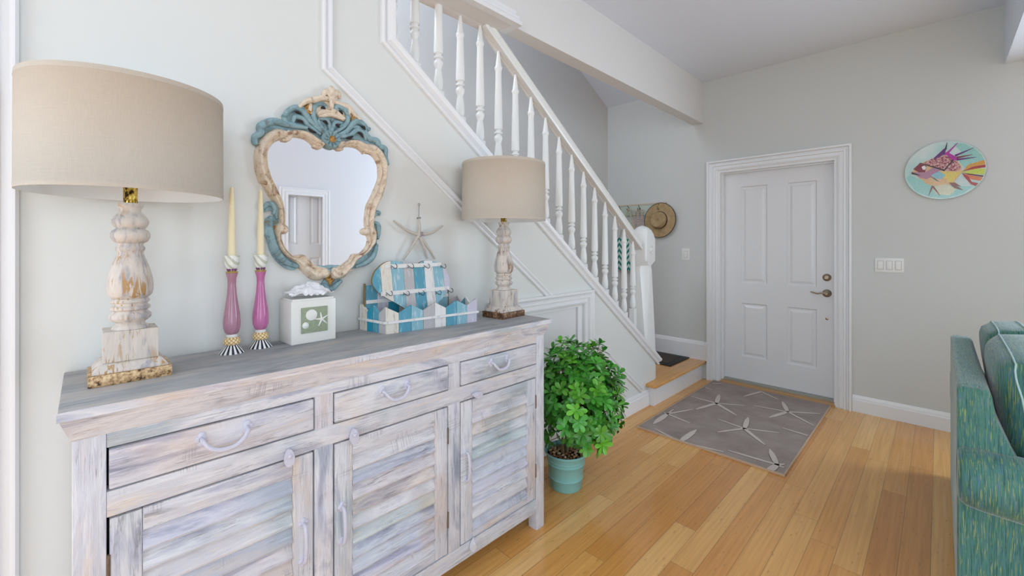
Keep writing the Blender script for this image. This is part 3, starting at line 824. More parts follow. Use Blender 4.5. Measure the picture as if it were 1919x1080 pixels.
# closet door (under the stair) and the door across the hall, both sunk in their openings
d2 = panel_door('door_2', .722, .895, .035, [(.14, .10, .29, .715), (.495, .10, .645, .715)])
d2.location = (XW - .022, 1.6225, .010)
d2.rotation_euler = (0, 0, rad(90))
m = MB()
m.box((XW - .15, 1.612, 0), (XW - .008, 1.6215, .93)); m.box((XW - .15, 2.347, 0), (XW - .008, 2.401, .93)); m.box((XW - .15, 1.6215, .907), (XW - .008, 2.347, .93))
struct(m.build('trim_closet_jamb', M['trim'], smooth=0))
d3 = panel_door('door_3', .60, 2.02, .035, [(.09, .22, .225, 1.145), (.37, .22, .505, 1.145), (.09, 1.31, .225, 1.95), (.37, 1.31, .505, 1.95)])
d3.location = (2.34 + .06, 2.295, .012)
d3.rotation_euler = (0, 0, rad(-90))

# baseboards
PBB = [(0, 0), (0, .018), (.092, .018), (.100, .013), (.110, .013), (.122, .008), (.130, .006), (.130, 0)]
m = MB()
m.sweep([(-.490, 0), (4.0, 0)], PBB, PY(YD), side=1)
struct(m.build('baseboard_far', M['trim'], smooth=25))
m = MB()
m.sweep([(2.492, 0), (3.315, 0)], PBB, PX(XW), side=1)
m.sweep([(-.12, 0), (1.528, 0)], PBB, PX(XW), side=1)
struct(m.build('baseboard_left', M['trim'], smooth=25))
LZ = .18
PB2 = [(0, 0), (0, .018), (.150, .018), (.158, .013), (.168, .011), (.178, .006), (.184, 0)]
m = MB()
m.sweep([(XS, LZ), (-1.612, LZ)], PB2, PY(YD), side=1)
struct(m.build('baseboard_landing', M['trim'], smooth=25))
m = MB()
m.sweep([(3.30, LZ), (YD, LZ)], PB2, lambda p, h: (XS + h, p[0], p[1]), side=1)
struct(m.build('baseboard_stairwell', M['trim'], smooth=25))

# landing platform and stairs
m = MB()
m.box((XS, 3.30, 0), (-1.655, YD, LZ - .026))
struct(m.build('trim_landing_riser', M['trim'], smooth=0))
FLx = floor_mat('bamboo_landing', .30, 6.0, .325)
m = MB()
m.box((XS, 3.27, LZ - .026), (-1.622, YD, LZ))
struct(m.build('floor_landing', FLx, bevel=.008, bseg=3, smooth=30))
st = thing('staircase', 'white painted staircase rising behind the turned balusters', 'staircase', (0, 0, 0))
for k in range(11):
    y1 = 3.27 - .25 * k
    z1 = LZ + .1855 * (k + 1)
    m = MB()
    m.box((XS + .001, y1 - .25, z1 - .19), (XW - .151, y1 - .012, z1 - .025))
    m.build('riser', M['trim'], st, smooth=0)
    m = MB()
    m.box((XS + .001, y1 - .262, z1 - .025), (XW - .151, y1 + .01, z1))
    m.build('tread', FLx, st, smooth=0, bevel=.006)

# newel post
nw = thing('newel_post', 'white square newel post with rounded top and carved rosette', 'newel post', (-1.7975, 3.374, 0))
m = MB()
a = .083


def sq(hw, ch, z):
    """square section with the corner towards (+x,-y) and the others chamfered by ch"""
    pts = []
    for sx_, sy_ in ((1, -1), (1, 1), (-1, 1), (-1, -1)):
        if sx_ * sy_ < 0:
            first, second = (hw * sx_ - ch * sx_, hw * sy_), (hw * sx_, hw * sy_ - ch * sy_)
        else:
            first, second = (hw * sx_, hw * sy_ - ch * sy_), (hw * sx_ - ch * sx_, hw * sy_)
        pts += [first, second]
    return [(p[0], p[1], z) for p in pts]


def stack(m, secs):
    n = len(secs[0])
    vs = [p for s_ in secs for p in s_]
    fs = [list(range(n - 1, -1, -1)), [(len(secs) - 1) * n + i for i in range(n)]]
    for k in range(len(secs) - 1):
        for i in range(n):
            j = (i + 1) % n
            fs.append((k * n + i, k * n + j, (k + 1) * n + j, (k + 1) * n + i))
    m.add(vs, fs)


stack(m, [sq(.083, .002, LZ + .001), sq(.083, .004, .42), sq(.078, .058, 1.118), sq(.072, .050, 1.135), sq(.072, .050, 1.15), sq(.083, .012, 1.19), sq(.083, .012, 1.375), sq(.078, .024, 1.415), sq(.066, .03, 1.45), sq(.045, .03, 1.475), sq(.015, .01, 1.488)])
m.build('post', M['newel'], nw, smooth=30, bevel=.002)
m = MB()
for dv in ((Matrix.Translation((.083, 0, 1.285)) @ Matrix.Rotation(pi / 2, 4, 'Y')), (Matrix.Translation((0, -.083, 1.285)) @ Matrix.Rotation(pi / 2, 4, 'X'))):
    m.lathe([(.040, -.002), (.040, .004), (.036, .008), (.030, .008), (.026, .003), (.021, .003), (.016, .010), (.008, .013), (.001, .014)], 28, mat=dv)
    break
m.build('rosette', M['newel'], nw)

# handrail
zr = lambda y: 3.622 - .713 * y
hr = MB()
prof = [(-.030, .0), (-.018, .0), (-.018, .006), (.018, .006), (.018, 0), (.030, 0), (.034, .012), (.034, .022), (.026, .030), (.026, .044), (.033, .052), (.030, .066), (.016, .076), (-.016, .076), (-.030, .066), (-.033, .052), (-.026, .044), (-.026, .030), (-.034, .022), (-.034, .012)]
vs, fs = [], []
n = len(prof)
for y in (1.545, 3.279):
    for o, h in prof:
        vs.append((-1.775 + o, y, zr(y) + h))
for i in range(n):
    j = (i + 1) % n
    fs.append((i, j, n + j, n + i))
fs += [list(range(n)), list(range(2 * n - 1, n - 1, -1))]
hr.add(vs, fs)
tag(hr.build('handrail', M['newel'], smooth=25), 'white moulded stair handrail sloping down to the newel post', 'handrail')

# balusters
XB = -1.782
low = [(.0195, .0), (.0225, .010), (.024, .030), (.0235, .05), (.020, .078), (.0165, .100), (.0155, .108), (.021, .120), (.0245, .130), (.0245, .138), (.020, .148), (.015, .152), (.015, .156), (.0235, .160), (.0235, .168), (.016, .172), (.016, .178), (.022, .184)]


def baluster(i, y):
    zt = zshoe(y)
    top = min(zr(y) + .005, 2.53) if y > 1.45 else 2.53
    secs = []
    zb = 3.021 - .732 * y + (.115 if i == 16 else 0)
    m = MB()
    stack(m, [[(sx_ * .021, sy_ * .021, (zt - .03 - (sy_ * .021) * .742) if k == 0 else zb) for sx_, sy_ in ((1, -1), (1, 1), (-1, 1), (-1, -1))] for k in (0, 1)])
    prof = [(.014, zb)] + [(r, zb + .005 + h) for r, h in low]
    z0 = zb + .189
    if y < 1.3:
        prof += [(.0245, z0), (.0245, z0 + .02), (.0185, z0 + .30), (.018, top)] if top > z0 + .31 else [(.0245, z0), (.0245, z0 + .02), (.0195, top)]
    else:
        zt2 = top - .108
        prof += [(.0245, z0), (.0245, z0 + .02), (.0175, zt2 - .012), (.0185, zt2 - .004), (.0225, zt2 + .004), (.0225, zt2 + .014), (.018, zt2 + .022), (.015, zt2 + .045), (.011, zt2 + .075), (.0085, zt2 + .1), (.008, top)]
    m.lathe([(r, z) for r, z in prof if z <= top + .001], 18)
    o = m.build('baluster', M['newel'], None, smooth=35)
    o.location = (XB, y, 0)
    names = ['first', 'second', 'third', 'fourth', 'fifth', 'sixth', 'seventh', 'eighth', 'ninth', 'tenth', 'eleventh', 'twelfth', 'thirteenth', 'fourteenth', 'fifteenth', 'sixteenth', 'seventeenth']
    if i == 0:
        lab = 'white turned baluster half hidden against the upper end wall of the stair opening'
    elif i == 16:
        lab = 'white turned baluster nearest the newel post'
    elif i < 4:
        lab = 'white turned baluster running up to the header, %s from the stair opening edge' % names[i]
    elif i < 9:
        lab = 'white turned baluster under the handrail, %s counted from the upper left' % names[i]
    else:
        lab = 'white turned baluster under the handrail, %s counted up from the newel post' % names[16 - i]
    tag(o, lab, 'baluster', 'turned balusters of the stair railing')


for i in range(17):
    baluster(i, (1.0 if i == 0 else .983 + .1379 * i))

# ================================================================ console
con = thing('console_cabinet', 'long whitewashed distressed wooden sideboard with three drawers and three louvred doors', 'sideboard', (-1.69, 0, 0))
XF = .37            # front face, local
ZT = .98
Wy, Wz, Wx = M['wood_y'], M['wood_z'], M['wood_x']


def tinted(m, amt=.07):
    q = random.uniform(-1, 1)
    m.tint = (lambda q_: (q_ * random.uniform(.985, 1), q_ * random.uniform(.985, 1), q_ * random.uniform(.985, 1)))(1 - amt * random.random())


# top: flat board + flared crown
m = MB()
m.box((0, -.041, .960), (XF + .03, 1.547, ZT))
m.build('top', M['wood_top'], con, bevel=.004, smooth=30)
m = MB()
y0, y1 = -.039, 1.545
o1, o2 = .028, .002
vs = [(0, y0, .9595), (XF + o1, y0, .9595), (XF + o1, y1, .9595), (0, y1, .9595),
      (0, -.022, .905), (XF + o2, -.022, .905), (XF + o2, 1.532, .905), (0, 1.532, .905)]
vs2 = [(0, y0, .978), (XF + o1 + .004, y0, .978), (XF + o1 + .004, y1, .978), (0, y1, .978)]
m.add(vs, [(0, 1, 2, 3), (7, 6, 5, 4), (0, 4, 5, 1), (1, 5, 6, 2), (2, 6, 7, 3), (3, 7, 4, 0)])
m.build('crown', Wy, con, smooth=20)
m = MB()
m.box((XF + .0285, -.042, .9595), (XF + .034, 1.548, .9785))
m.build('edge_strip', Wy, con, smooth=20)

# carcass
def cbox(name, a, b, mat, bev=.0025):
    m = MB()
    tinted(m)
    m.box(a, b)
    return m.build(name, mat, con, bevel=bev, smooth=30)


for ya, yb in ((-.020, .034), (1.480, 1.534)):
    for xa, xb in ((0.005, .055), (XF - .05, XF)):
        cbox('leg_post', (xa, ya, 0), (xb, yb, .9055), Wz, .003)
for ya, yb in ((.486, .541), (.979, 1.034)):
    cbox('stile', (XF - .04, ya, .148), (XF - .001, yb, .716), Wz)
    cbox('stile', (XF - .04, ya, .772), (XF - .001, yb, .873), Wz)
for za, zb in ((.872, .906), (.715, .773), (.086, .148)):
    cbox('rail', (XF - .04, .034, za), (XF, 1.480, zb), Wy)
for ya, yb in ((-.010, .004), (1.508, 1.522)):
    cbox('end_panel', (.055, ya, .10), (XF - .05, yb, .9055), Wz, 0)
cbox('back_panel', (.001, .0, .10), (.0045, 1.5, .9055), Wz, 0)
cbox('bottom_board', (.012, .034, .10), (XF - .047, 1.48, .115), Wy, 0)
m = MB()
m.box((XF - .046, .034, .148), (XF - .041, 1.48, .873))
m.build('inner_panel', M['dark'], con, smooth=0)


def bail_handle(m, y, z, w=.098, x=XF):
    """drooping drawer pull with two lobed back plates"""
    for s_ in (-1, 1):
        yy = y + s_ * w / 2
        for dy, dz, r in ((0, .010, .0085), (0, -.010, .0085), (s_ * .006, 0, .009), (0, 0, .010)):
            m.lathe([(r, 0), (r, .003), (r * .6, .005)], 12, mat=Matrix.Translation((x, yy + dy, z + dz)) @ Matrix.Rotation(pi / 2, 4, 'Y'))
        m.tube([(x, yy, z), (x + .012, yy, z), (x + .02, yy - s_ * .002, z - .002)], .0055, 8)
    pts = smooth_path([(x + .018, y - w / 2, z), (x + .024, y - w / 2 + .012, z - .018), (x + .026, y - w / 6, z - .031), (x + .026, y + w / 6, z - .031), (x + .024, y + w / 2 - .012, z - .018), (x + .018, y + w / 2, z)], 5)
    m.tube(pts, [.0045 + .0015 * sin(pi * i / (len(pts) - 1)) for i in range(len(pts))], 8)


dr = [(.0380, .4815, .258), (.5450, .9750, .750), (1.0380, 1.4755, 1.239)]
for k, (ya, yb, hy) in enumerate(dr):
    m = MB()
    tinted(m, .08)
    m.box((XF - .035, ya, .7780), (XF + .003, yb, .8675))
    d = m.build('drawer', Wy, con, bevel=.003, smooth=30)
    m = MB()
    bail_handle(m, hy, .838, .10 if k == 0 else .092, XF + .003)
    m.build('handle', M['painted_iron'], d)


def pull_handle(m, y, z0, z1, x):
    for z in (z0, z1):
        for dy, dz, r in ((0, .008, .008), (0, -.008, .008), (.006, 0, .008), (-.006, 0, .008)):
            m.lathe([(r, 0), (r, .003), (r * .5, .005)], 10, mat=Matrix.Translation((x, y + dy, z + dz)) @ Matrix.Rotation(pi / 2, 4, 'Y'))
    pts = smooth_path([(x, y, z0), (x + .02, y, z0 + .006), (x + .028, y, (z0 + z1) / 2), (x + .02, y, z1 - .006), (x, y, z1)], 6)
    m.tube(pts, [.004 + .002 * sin(pi * i / (len(pts) - 1)) for i in range(len(pts))], 8)


def toggle(m, y, z, x, ang=0, L=.05):
    mt = Matrix.Translation((x, y, z)) @ Matrix.Rotation(ang, 4, 'X')
    ol = []
    for i in range(20):
        a = 2 * pi * i / 20
        ol.append((.013 * cos(a) * (1 - .25 * sin(a)), L / 2 * sin(a) - .006))
    m.prism(ol, lambda p, h: mt @ Vector((h, p[0], p[1])), .004, .016)
    m.lathe([(.006, 0), (.006, .02), (.003, .022)], 10, mat=mt @ Matrix.Rotation(pi / 2, 4, 'Y'))


palette = [(.88, .93, .98), (1.0, .98, .96), (1.0, .90, .80), (.84, .89, .94), (.97, .98, .98), (1, .94, .92), (.86, .94, .91), (.89, .89, .96), (.80, .83, .88), (1.0, 1.0, .99)]
doors = [(.0390, .4810, 'R', .412, 0), (.5460, .9740, 'L', .603, 0), (1.0390, 1.4750, 'L', 1.108, rad(75))]
for k, (ya, yb, side, ty, ang) in enumerate(doors):
    za, zb = .1525, .7095
    m = MB()
    m.mi = 0
    for a, b in ((ya, ya + .056), (yb - .056, yb)):
        tinted(m, .08)
        m.box((XF - .032, a, za), (XF - .001, b, zb))
    m.mi = 1
    tinted(m, .08)
    m.box((XF - .032, ya + .0565, zb - .052), (XF - .0015, yb - .0565, zb))
    tinted(m, .08)
    m.box((XF - .032, ya + .0565, za), (XF - .0015, yb - .0565, za + .028))
    dd = m.build('door', [Wz, Wy], con, bevel=.0025, smooth=30)
    m = MB()
    n = 10
    z0, z1 = za + .028, zb - .052
    for q in range(n):
        c = palette[(q * 3 + k * 4) % 10]
        m.tint = (c[0], c[1], c[2])
        zl = z0 + (z1 - z0) * q / n
        h = (z1 - z0) / n
        ja = random.uniform(-.0015, .0015)
        # slat: bottom edge proud, top edge sunk
        pr = [(XF - .009, zl - .002), (XF + .0005, zl + .0), (XF + .0015, zl + .005), (XF - .019 + ja, zl + h + .004), (XF - .028, zl + h + .002)]
        m.prism(pr, lambda p, hh: (p[0], hh, p[1]), ya + .0568, yb - .0568)
    m.build('louvres', Wy, dd, smooth=20)
    m = MB()
    hy = yb - .028 if side == 'R' else ya + .022
    pull_handle(m, hy, .40, .51, XF - .001)
    m.build('pull_handle', M['painted_iron'], dd)
    m = MB()
    toggle(m, ty, .727, XF, ang)
    m.build('toggle_latch', M['painted_iron'], dd)
    if k == 2:
        m = MB()
        toggle(m, 1.094, .140, XF, rad(-12), .05)
        m.build('toggle_latch', Wz, dd)
    ye = ya - .002 if side == 'R' else yb + .002
    for zz in (.60, .28):
        m = MB()
        m.tube([(XF - .002, ye, zz - .03), (XF - .002, ye, zz + .03)], .004, 8)
        m.build('hinge', M['rust_iron'], dd)

# ================================================================ lamps
def lamp_paint(name, gold):
    m = NT(name)
    v = m.coord((60, 60, 9))
    a = m.noise(v, 1.0, 5, .6, .4)
    base = m.ramp(a, [(.34, srgb(166, 162, 164)), (.46, srgb(204, 194, 184)), (.62, srgb(214, 204, 192))])
    wz = m.noise(m.coord((80, 80, 14)), 1.0, 4, .6, .8)
    bigm = m.noise(m.coord((16, 16, 11)), 1.0, 2)
    f = m.math('MULTIPLY', m.ramp(wz, [(.53, 0.0), (.58, 1.0)]), m.ramp(bigm, [(.46, 0.0), (.58, .9)]))
    c = m.mix(f, base, gold)
    m.bump(a, .25, .003)
    return m.fin(c, .55)


M['lamp_gold'] = lamp_paint('distressed_cream_gold', srgb(176, 134, 74))
M['lamp_brown'] = lamp_paint('distressed_cream_brown', srgb(140, 108, 80))
m = NT('gold_leaf')
a = m.noise(m.coord((1, 1, 1)), 90, 5, .7)
m.bump(a, .4, .003)
M['gold_leaf'] = m.fin(m.ramp(a, [(.36, srgb(66, 48, 34)), (.46, srgb(178, 142, 100)), (.6, srgb(224, 194, 150))]), .42, .35)
m = NT('dark_gilt')
a = m.noise(m.coord((1, 1, 1)), 70, 5, .7)
M['dark_gilt'] = m.fin(m.ramp(a, [(.36, srgb(60, 36, 22)), (.55, srgb(120, 84, 56)), (.7, srgb(196, 164, 128))]), .5, .2)
m = NT('mottled_brass')
a = m.noise(m.coord((1, 1, .5)), 130, 3, .6)
M['brass'] = m.fin(m.ramp(a, [(.42, srgb(44, 30, 12)), (.50, srgb(176, 138, 50)), (.65, srgb(232, 204, 110))]), .25, .8)
m = NT('linen_shade')
tc = m.coord((1, 1, 1), out='UV')
v1 = m.noise(m.coord((600, 600, 40)), 1.0, 2)
v2 = m.noise(m.coord((30, 30, 900)), 1.0, 2)
c = m.mix(m.math('MULTIPLY', m.math('ADD', v1, v2), .5), srgb(180, 169, 154), srgb(202, 191, 176))
m.bump(m.math('ADD', v1, v2), .25, .002)
M['linen'] = m.fin(c, .9)
M['shade_in'] = plain('shade_lining', srgb(236, 238, 238), .85, nscale=10, var=.01)

lampprof = [(.0255, 1.4375), (.0265, 1.4345), (.0265, 1.4295), (.0215, 1.4225), (.022, 1.4150), (.030, 1.405), (.0375, 1.3935), (.0375, 1.385), (.033, 1.3755), (.028, 1.371), (.036, 1.366), (.0405, 1.358), (.0405, 1.348), (.035, 1.338), (.0265, 1.332), (.0265, 1.326), (.030, 1.322), (.030, 1.316), (.0265, 1.311), (.0265, 1.305), (.031, 1.292), (.039, 1.268), (.0455, 1.240), (.047, 1.222), (.046, 1.208), (.044, 1.198), (.038, 1.191), (.034, 1.189), (.0385, 1.185), (.0395, 1.180), (.035, 1.1755), (.035, 1.172), (.0405, 1.168), (.0405, 1.161), (.034, 1.157), (.036, 1.153), (.0425, 1.147), (.0425, 1.138), (.036, 1.131), (.030, 1.127), (.029, 1.121), (.036, 1.116), (.038, 1.110)]


def table_lamp(label, x, y, rz, shade_z, bx, mats, hole=True, zs=1.0, shade_off=(0, 0)):
    t = thing('table_lamp', label, 'lamp', (x, y, ZT), rz, 'distressed cream table lamps on the sideboard')
    m = MB()
    hx, hy = .066, .081
    ox = bx
    m.box((ox - hx, -hy, 0), (ox + hx, hy, .028))
    m.build('base', mats[0], t, bevel=.002, smooth=30)
    m = MB()
    secs = []
    for s_, z in ((.90, .028), (.90, .033), (.78, .046), (.74, .050), (.66, .054)):
        secs.append([(ox * (1 - 0) + sx_ * hx * s_, sy_ * hy * s_, z) for sx_, sy_ in ((1, -1), (1, 1), (-1, 1), (-1, -1))])
    stack(m, secs)
    q = .053 / hx
    m.box((ox * .6 - .046, -.0535, .053), (ox * .6 + .046, .0535, 1.1095 - .98))
    m.build('plinth', mats[1], t, bevel=.0015, smooth=30)
    m = MB()
    m.lathe([(r, (z - .98)) for r, z in reversed(lampprof)], 40)
    m.build('turned_stem', mats[1], t, smooth=50)
    m = MB()
    m.lathe([(.0145, .457), (.0145, .50), (.010, .502), (.010, .55)], 24)
    m.build('brass_neck', M['brass'], t)
    # shade
    zb, zt_ = shade_z
    R_ = .203
    sh = MB()
    seg = 96
    pr = [(R_ - .0015, zb), (R_, zb), (R_ + .0007, zb + .012), (R_, zb + .0125), (R_ - .001, zt_ - .0125), (R_ - .0002, zt_ - .012), (R_ - .001, zt_), (R_ - .003, zt_)]
    cx_, cy_ = shade_off
    sh.mi = 0
    sh.lathe(pr, seg, (cx_, cy_, 0), cap=False)
    sh.mi = 1
    sh.lathe([(R_ - .0015, zb), (R_ - .003, zb + .003), (R_ - .004, zt_ - .002), (R_ - .003, zt_)], seg, (cx_, cy_, 0), cap=False)
    s_o = sh.build('lamp_shade', [M['linen'], M['shade_in']], t, smooth=60, recalc=False)
    m = MB()
    zc_ = zt_ - .02
    for k in range(3):
        a = 2 * pi * k / 3 + .4
        m.tube([(0, 0, zc_), (cx_ + (R_ - .003) * cos(a), cy_ + (R_ - .003) * sin(a), zc_ + .012)], .0018, 6)
    m.tube([(0, 0, .55), (0, 0, zt_ + .003)], .003, 8)
    m.lathe([(.004, zt_), (.009, zt_ + .003), (.009, zt_ + .009), (.004, zt_ + .012)], 12)
    m.build('harp', M['nickel'], s_o)
    m = MB()
    m.lathe([(.012, .55), (.014, .56), (.028, .60), (.030, .625), (.022, .648), (.004, .655)], 20)
    m.build('bulb', M['plastic'], t)
    return t


table_lamp('cream table lamp with gold leaf base at the near left end of the sideboard', -1.505, .0845, 0, (.479, .749), -.012, (M['gold_leaf'], M['lamp_gold']))
table_lamp('cream table lamp with dark brown base at the far right end of the sideboard', -1.500, 1.443, rad(4), (.465, .741), 0, (M['dark_gilt'], M['lamp_brown']))

# ================================================================ candlesticks
m = NT('swirl_china')
wv = m.n('ShaderNodeTexWave', wave_type='BANDS', bands_direction='DIAGONAL')
wv.inputs['Scale'].default_value = 22
wv.inputs['Distortion'].default_value = 1.0
m.l(m.coord((1, 1, 1)), wv.inputs['Vector'])
M['china'] = m.fin(m.ramp(wv.outputs['Fac'], [(.2, srgb(196, 200, 180)), (.5, srgb(238, 238, 230))]), .2)


def glaze(name, c1, c2):
    m = NT(name)
    a = m.noise(m.coord((40, 40, 4)), 1.0, 5, .7, .5)
    return m.fin(m.ramp(a, [(.3, c1), (.7, c2)]), .16)


M['pink1'] = glaze('mauve_glaze', srgb(160, 112, 130), srgb(188, 140, 158))
M['pink2'] = glaze('pink_glaze', srgb(176, 92, 142), srgb(204, 128, 170))
M['goldring'] = plain('gold_ring', srgb(190, 160, 90), .3, .5)
M['purple'] = plain('purple_dots', srgb(120, 50, 110), .3)
m = NT('scale_lattice')
sp = m.n('ShaderNodeSeparateXYZ')
m.l(m.coord(), sp.inputs[0])
ang = m.math('ARCTAN2', sp.outputs[1], sp.outputs[0])
u1 = m.math('SINE', m.math('ADD', m.math('MULTIPLY', ang, 6), m.math('MULTIPLY', sp.outputs[2], 260)))
u2 = m.math('SINE', m.math('SUBTRACT', m.math('MULTIPLY', ang, 6), m.math('MULTIPLY', sp.outputs[2], 260)))
g_ = m.math('MINIMUM', m.math('ABSOLUTE', u1), m.math('ABSOLUTE', u2))
M['lattice'] = m.fin(m.ramp(g_, [(.10, srgb(90, 50, 16)), (.22, srgb(232, 190, 122)), (.8, srgb(244, 222, 176))]), .25)
m = NT('check_skirt')
sp = m.n('ShaderNodeSeparateXYZ')
m.l(m.coord(), sp.inputs[0])
ang = m.math('ARCTAN2', sp.outputs[1], sp.outputs[0])
u1 = m.math('SINE', m.math('MULTIPLY', ang, 15))
M['check'] = m.fin(m.ramp(m.math('ADD', m.math('MULTIPLY', u1, .5), .5), [(.44, srgb(20, 26, 50)), (.56, srgb(244, 244, 240))]), .2)
M['wax'] = plain('cream_wax', srgb(238, 226, 188), .45, nscale=20, var=.02)
M['wax'].node_tree.nodes['Principled BSDF'].inputs['Subsurface Weight'].default_value = .15
M['wax'].node_tree.nodes['Principled BSDF'].inputs['Subsurface Radius'].default_value = (.01, .006, .003)


def candlestick(label, clabel, x, y, mat, k):
    t = thing('candlestick', label, 'candlestick', (x, y, ZT), 0, 'striped-foot candlesticks')
    m = MB()
    m.lathe([(.036, 0), (.036, .002), (.028, .012), (.020, .022), (.017, .026)], 40)
    m.build('skirt_foot', M['check'], t)
    m = MB()
    m.lathe([(.017, .026), (.023, .029), (.025, .036), (.022, .046), (.016, .051)], 32)
    m.build('lattice_band', M['lattice'], t)
    m = MB()
    m.lathe([(.015, .051), (.016, .055), (.013, .060)], 28)
    for q in range(8):
        a = 2 * pi * q / 8
        m.lathe([(.0015, -.001), (.0015, .001)], 6, (cos(a) * .0155, sin(a) * .0155, .055))
    m.build('neck_ring', M['plastic'], t)
    m = MB()
    m.lathe([(.012, .059), (.019, .066), (.0235, .080), (.0245, .098), (.0225, .125), (.018, .155), (.0135, .190), (.0115, .220), (.0125, .240), (.0165, .255), (.0165, .258)], 36)
    m.build('glazed_body', mat, t, smooth=60)
    m = MB()
    m.lathe([(.0165, .257), (.0175, .259), (.0165, .262), (.010, .264)], 28)
    m.build('gold_collar', M['goldring'], t)
    m = MB()
    for q in range(9):
        a = 2 * pi * q / 9
        m.lathe([(.0005, -.004), (.0035, -.001), (.0035, .002), (.0005, .005)], 8, (cos(a) * .0115, sin(a) * .0115, .268))
    m.build('purple_beads', M['purple'], t)
    m = MB()
    m.lathe([(.009, .262), (.010, .268), (.017, .276), (.0205, .288), (.0195, .302), (.0215, .310), (.021, .314), (.012, .313), (.0112, .290)], 32)
    m.build('candle_cup', M['china'], t)
    c = thing('candle', clabel, 'candle', (x, y, ZT + .292), 0, 'cream taper candles')
    m = MB()
    Lc = .245
    m.lathe([(.0108, 0), (.0112, .02), (.0098, .12), (.0075, .20), (.0055, .235), (.0035, Lc - .003), (.001, Lc)], 24)
    m.build('taper', M['wax'], c, smooth=60)
    m = MB()
    m.tube([(0, 0, Lc - .004), (.0003, 0, Lc + .006)], .0007, 6)
    m.build('wick', M['plastic'], c)


candlestick('dusky mauve candlestick with black and white striped foot, nearer the left lamp', 'cream taper candle in the dusky mauve candlestick', -1.614, .335, M['pink1'], 0)
candlestick('bright pink candlestick with striped foot, beside the tissue box', 'cream taper candle in the bright pink candlestick', -1.635, .423, M['pink2'], 1)

# ================================================================ tissue box
M['lacquer'] = plain('cream_lacquer', srgb(232, 230, 222), .3, nscale=8, var=.01)
tb = thing('tissue_box_cover', 'square cream tissue box cover with a green seashell plaque', 'tissue box', (-1.635, .578, ZT), rad(2))
m = MB()
m.box((-.055, -.078, 0), (.055, .078, .151))
m.build('box', M['lacquer'], tb, bevel=.003, smooth=30)
m = MB()
m.box((-.050, -.073, .1505), (.050, .073, .157))
m.build('lid', M['lacquer'], tb, bevel=.002, smooth=30)
M['sage'] = plain('sage_relief', srgb(150, 160, 132), .6, nscale=120, var=.18, bump=.6)
m = MB()
m.box((.055, -.046, .036), (.060, .046, .126))
pq = m.build('plaque', M['sage'], tb, bevel=.002, smooth=30, jitter=.0006)
pq['label'] = 'sage green relief plaque'
m = MB()
rx = Matrix.Rotation(pi / 2, 4, 'Y')
m.lathe([(.020, 0), (.019, .003), (.012, .005), (.002, .006)], 24, mat=Matrix.Translation((.060, -.012, .099)) @ rx)
for q in range(5):
    a = 2 * pi * q / 5 + .5
    c_ = Vector((.0605, .024, .080))
    e = c_ + Vector((0, cos(a) * .026, sin(a) * .026))
    m.tube([c_, c_.lerp(e, .5), e], [.004, .003, .0012], 8)
m.lathe([(.012, 0), (.009, .003), (.001, .005)], 12, mat=Matrix.Translation((.060, -.032, .064)) @ rx)
m.build('shell_relief', M['lacquer'], pq)
# tissue
m = MB()
rt = random.Random(3)
from mathutils import noise as mn
nu, nv = 40, 34
vs, fs = [], []
for i in range(nu):
    for j in range(nv):
        u, v = i / (nu - 1) * 2 - 1, j / (nv - 1) * 2 - 1
        r_ = min(1, sqrt(u * u + v * v))
        p_ = Vector((u * 1.7 + 3, v * 1.7, 1.3))
        nz_ = 1 - abs(mn.noise(p_)) * 2.2
        n2_ = 1 - abs(mn.noise(p_ * 2.3)) * 2
        y = u * .074 + .010 * mn.noise(Vector((v * 3, u, 5)))
        x = v * .047 + .006 * mn.noise(Vector((u * 3, v, 9)))
        z = .159 + (1 - r_ ** 2.5) * .024 + .026 * nz_ * (1 - .5 * r_) + .009 * n2_
        z = max(z, .1585 + .001 * (1 - r_))
        vs.append((x, y, z))
for i in range(nu - 1):
    for j in range(nv - 1):
        fs.append((i * nv + j, (i + 1) * nv + j, (i + 1) * nv + j + 1, i * nv + j + 1))
m.add(vs, fs)
M['tissue'] = plain('tissue_paper', srgb(244, 244, 246), .9, nscale=20, var=.01)
ts = m.build('tissue', M['tissue'], None, smooth=180, recalc=False)
sol = ts.modifiers.new('t', 'SOLIDIFY')
sol.thickness = .0008
ts.location = (-1.635, .578, ZT)
ts.rotation_euler = (0, 0, rad(2))
tag(ts, 'crumpled white tissue sticking out of the cream box cover', 'tissue')

# ================================================================ picket caddy, heart board and striped board
def picket_mat(name, col, worn=(214, 208, 196)):
    m = NT(name)
    a = m.noise(m.coord((70, 70, 12), rnd=True), 1.0, 5, .7, .4)
    f = m.ramp(a, [(.54, 0.0), (.64, .8)])
    c = m.mix(f, srgb(*col), srgb(*worn))
    m.bump(a, .3, .003)
    return m.fin(c, .6)


PK = {'cream': picket_mat('cream_picket', (222, 214, 200), (186, 172, 150)), 'blue': picket_mat('blue_picket', (84, 152, 172), (150, 190, 200)),
      'pale': picket_mat('pale_blue_picket', (134, 180, 192), (200, 214, 214)), 'grey': picket_mat('grey_picket', (182, 178, 178), (206, 200, 196)),
      'white': picket_mat('white_picket', (226, 224, 220), (196, 190, 182)), 'teal': picket_mat('teal_picket', (28, 140, 166), (80, 170, 190)),
      'lilac': picket_mat('lilac_picket', (196, 192, 204), (216, 212, 214)), 'edge': plain('board_edge', srgb(130, 112, 72), .7, nscale=60, var=.2)}
cd = thing('picket_caddy', 'small picket fence tray in blue, white and grey painted slats', 'tray', (-1.514, .824, ZT), rad(-5))
LEN, DEP = .43, .165


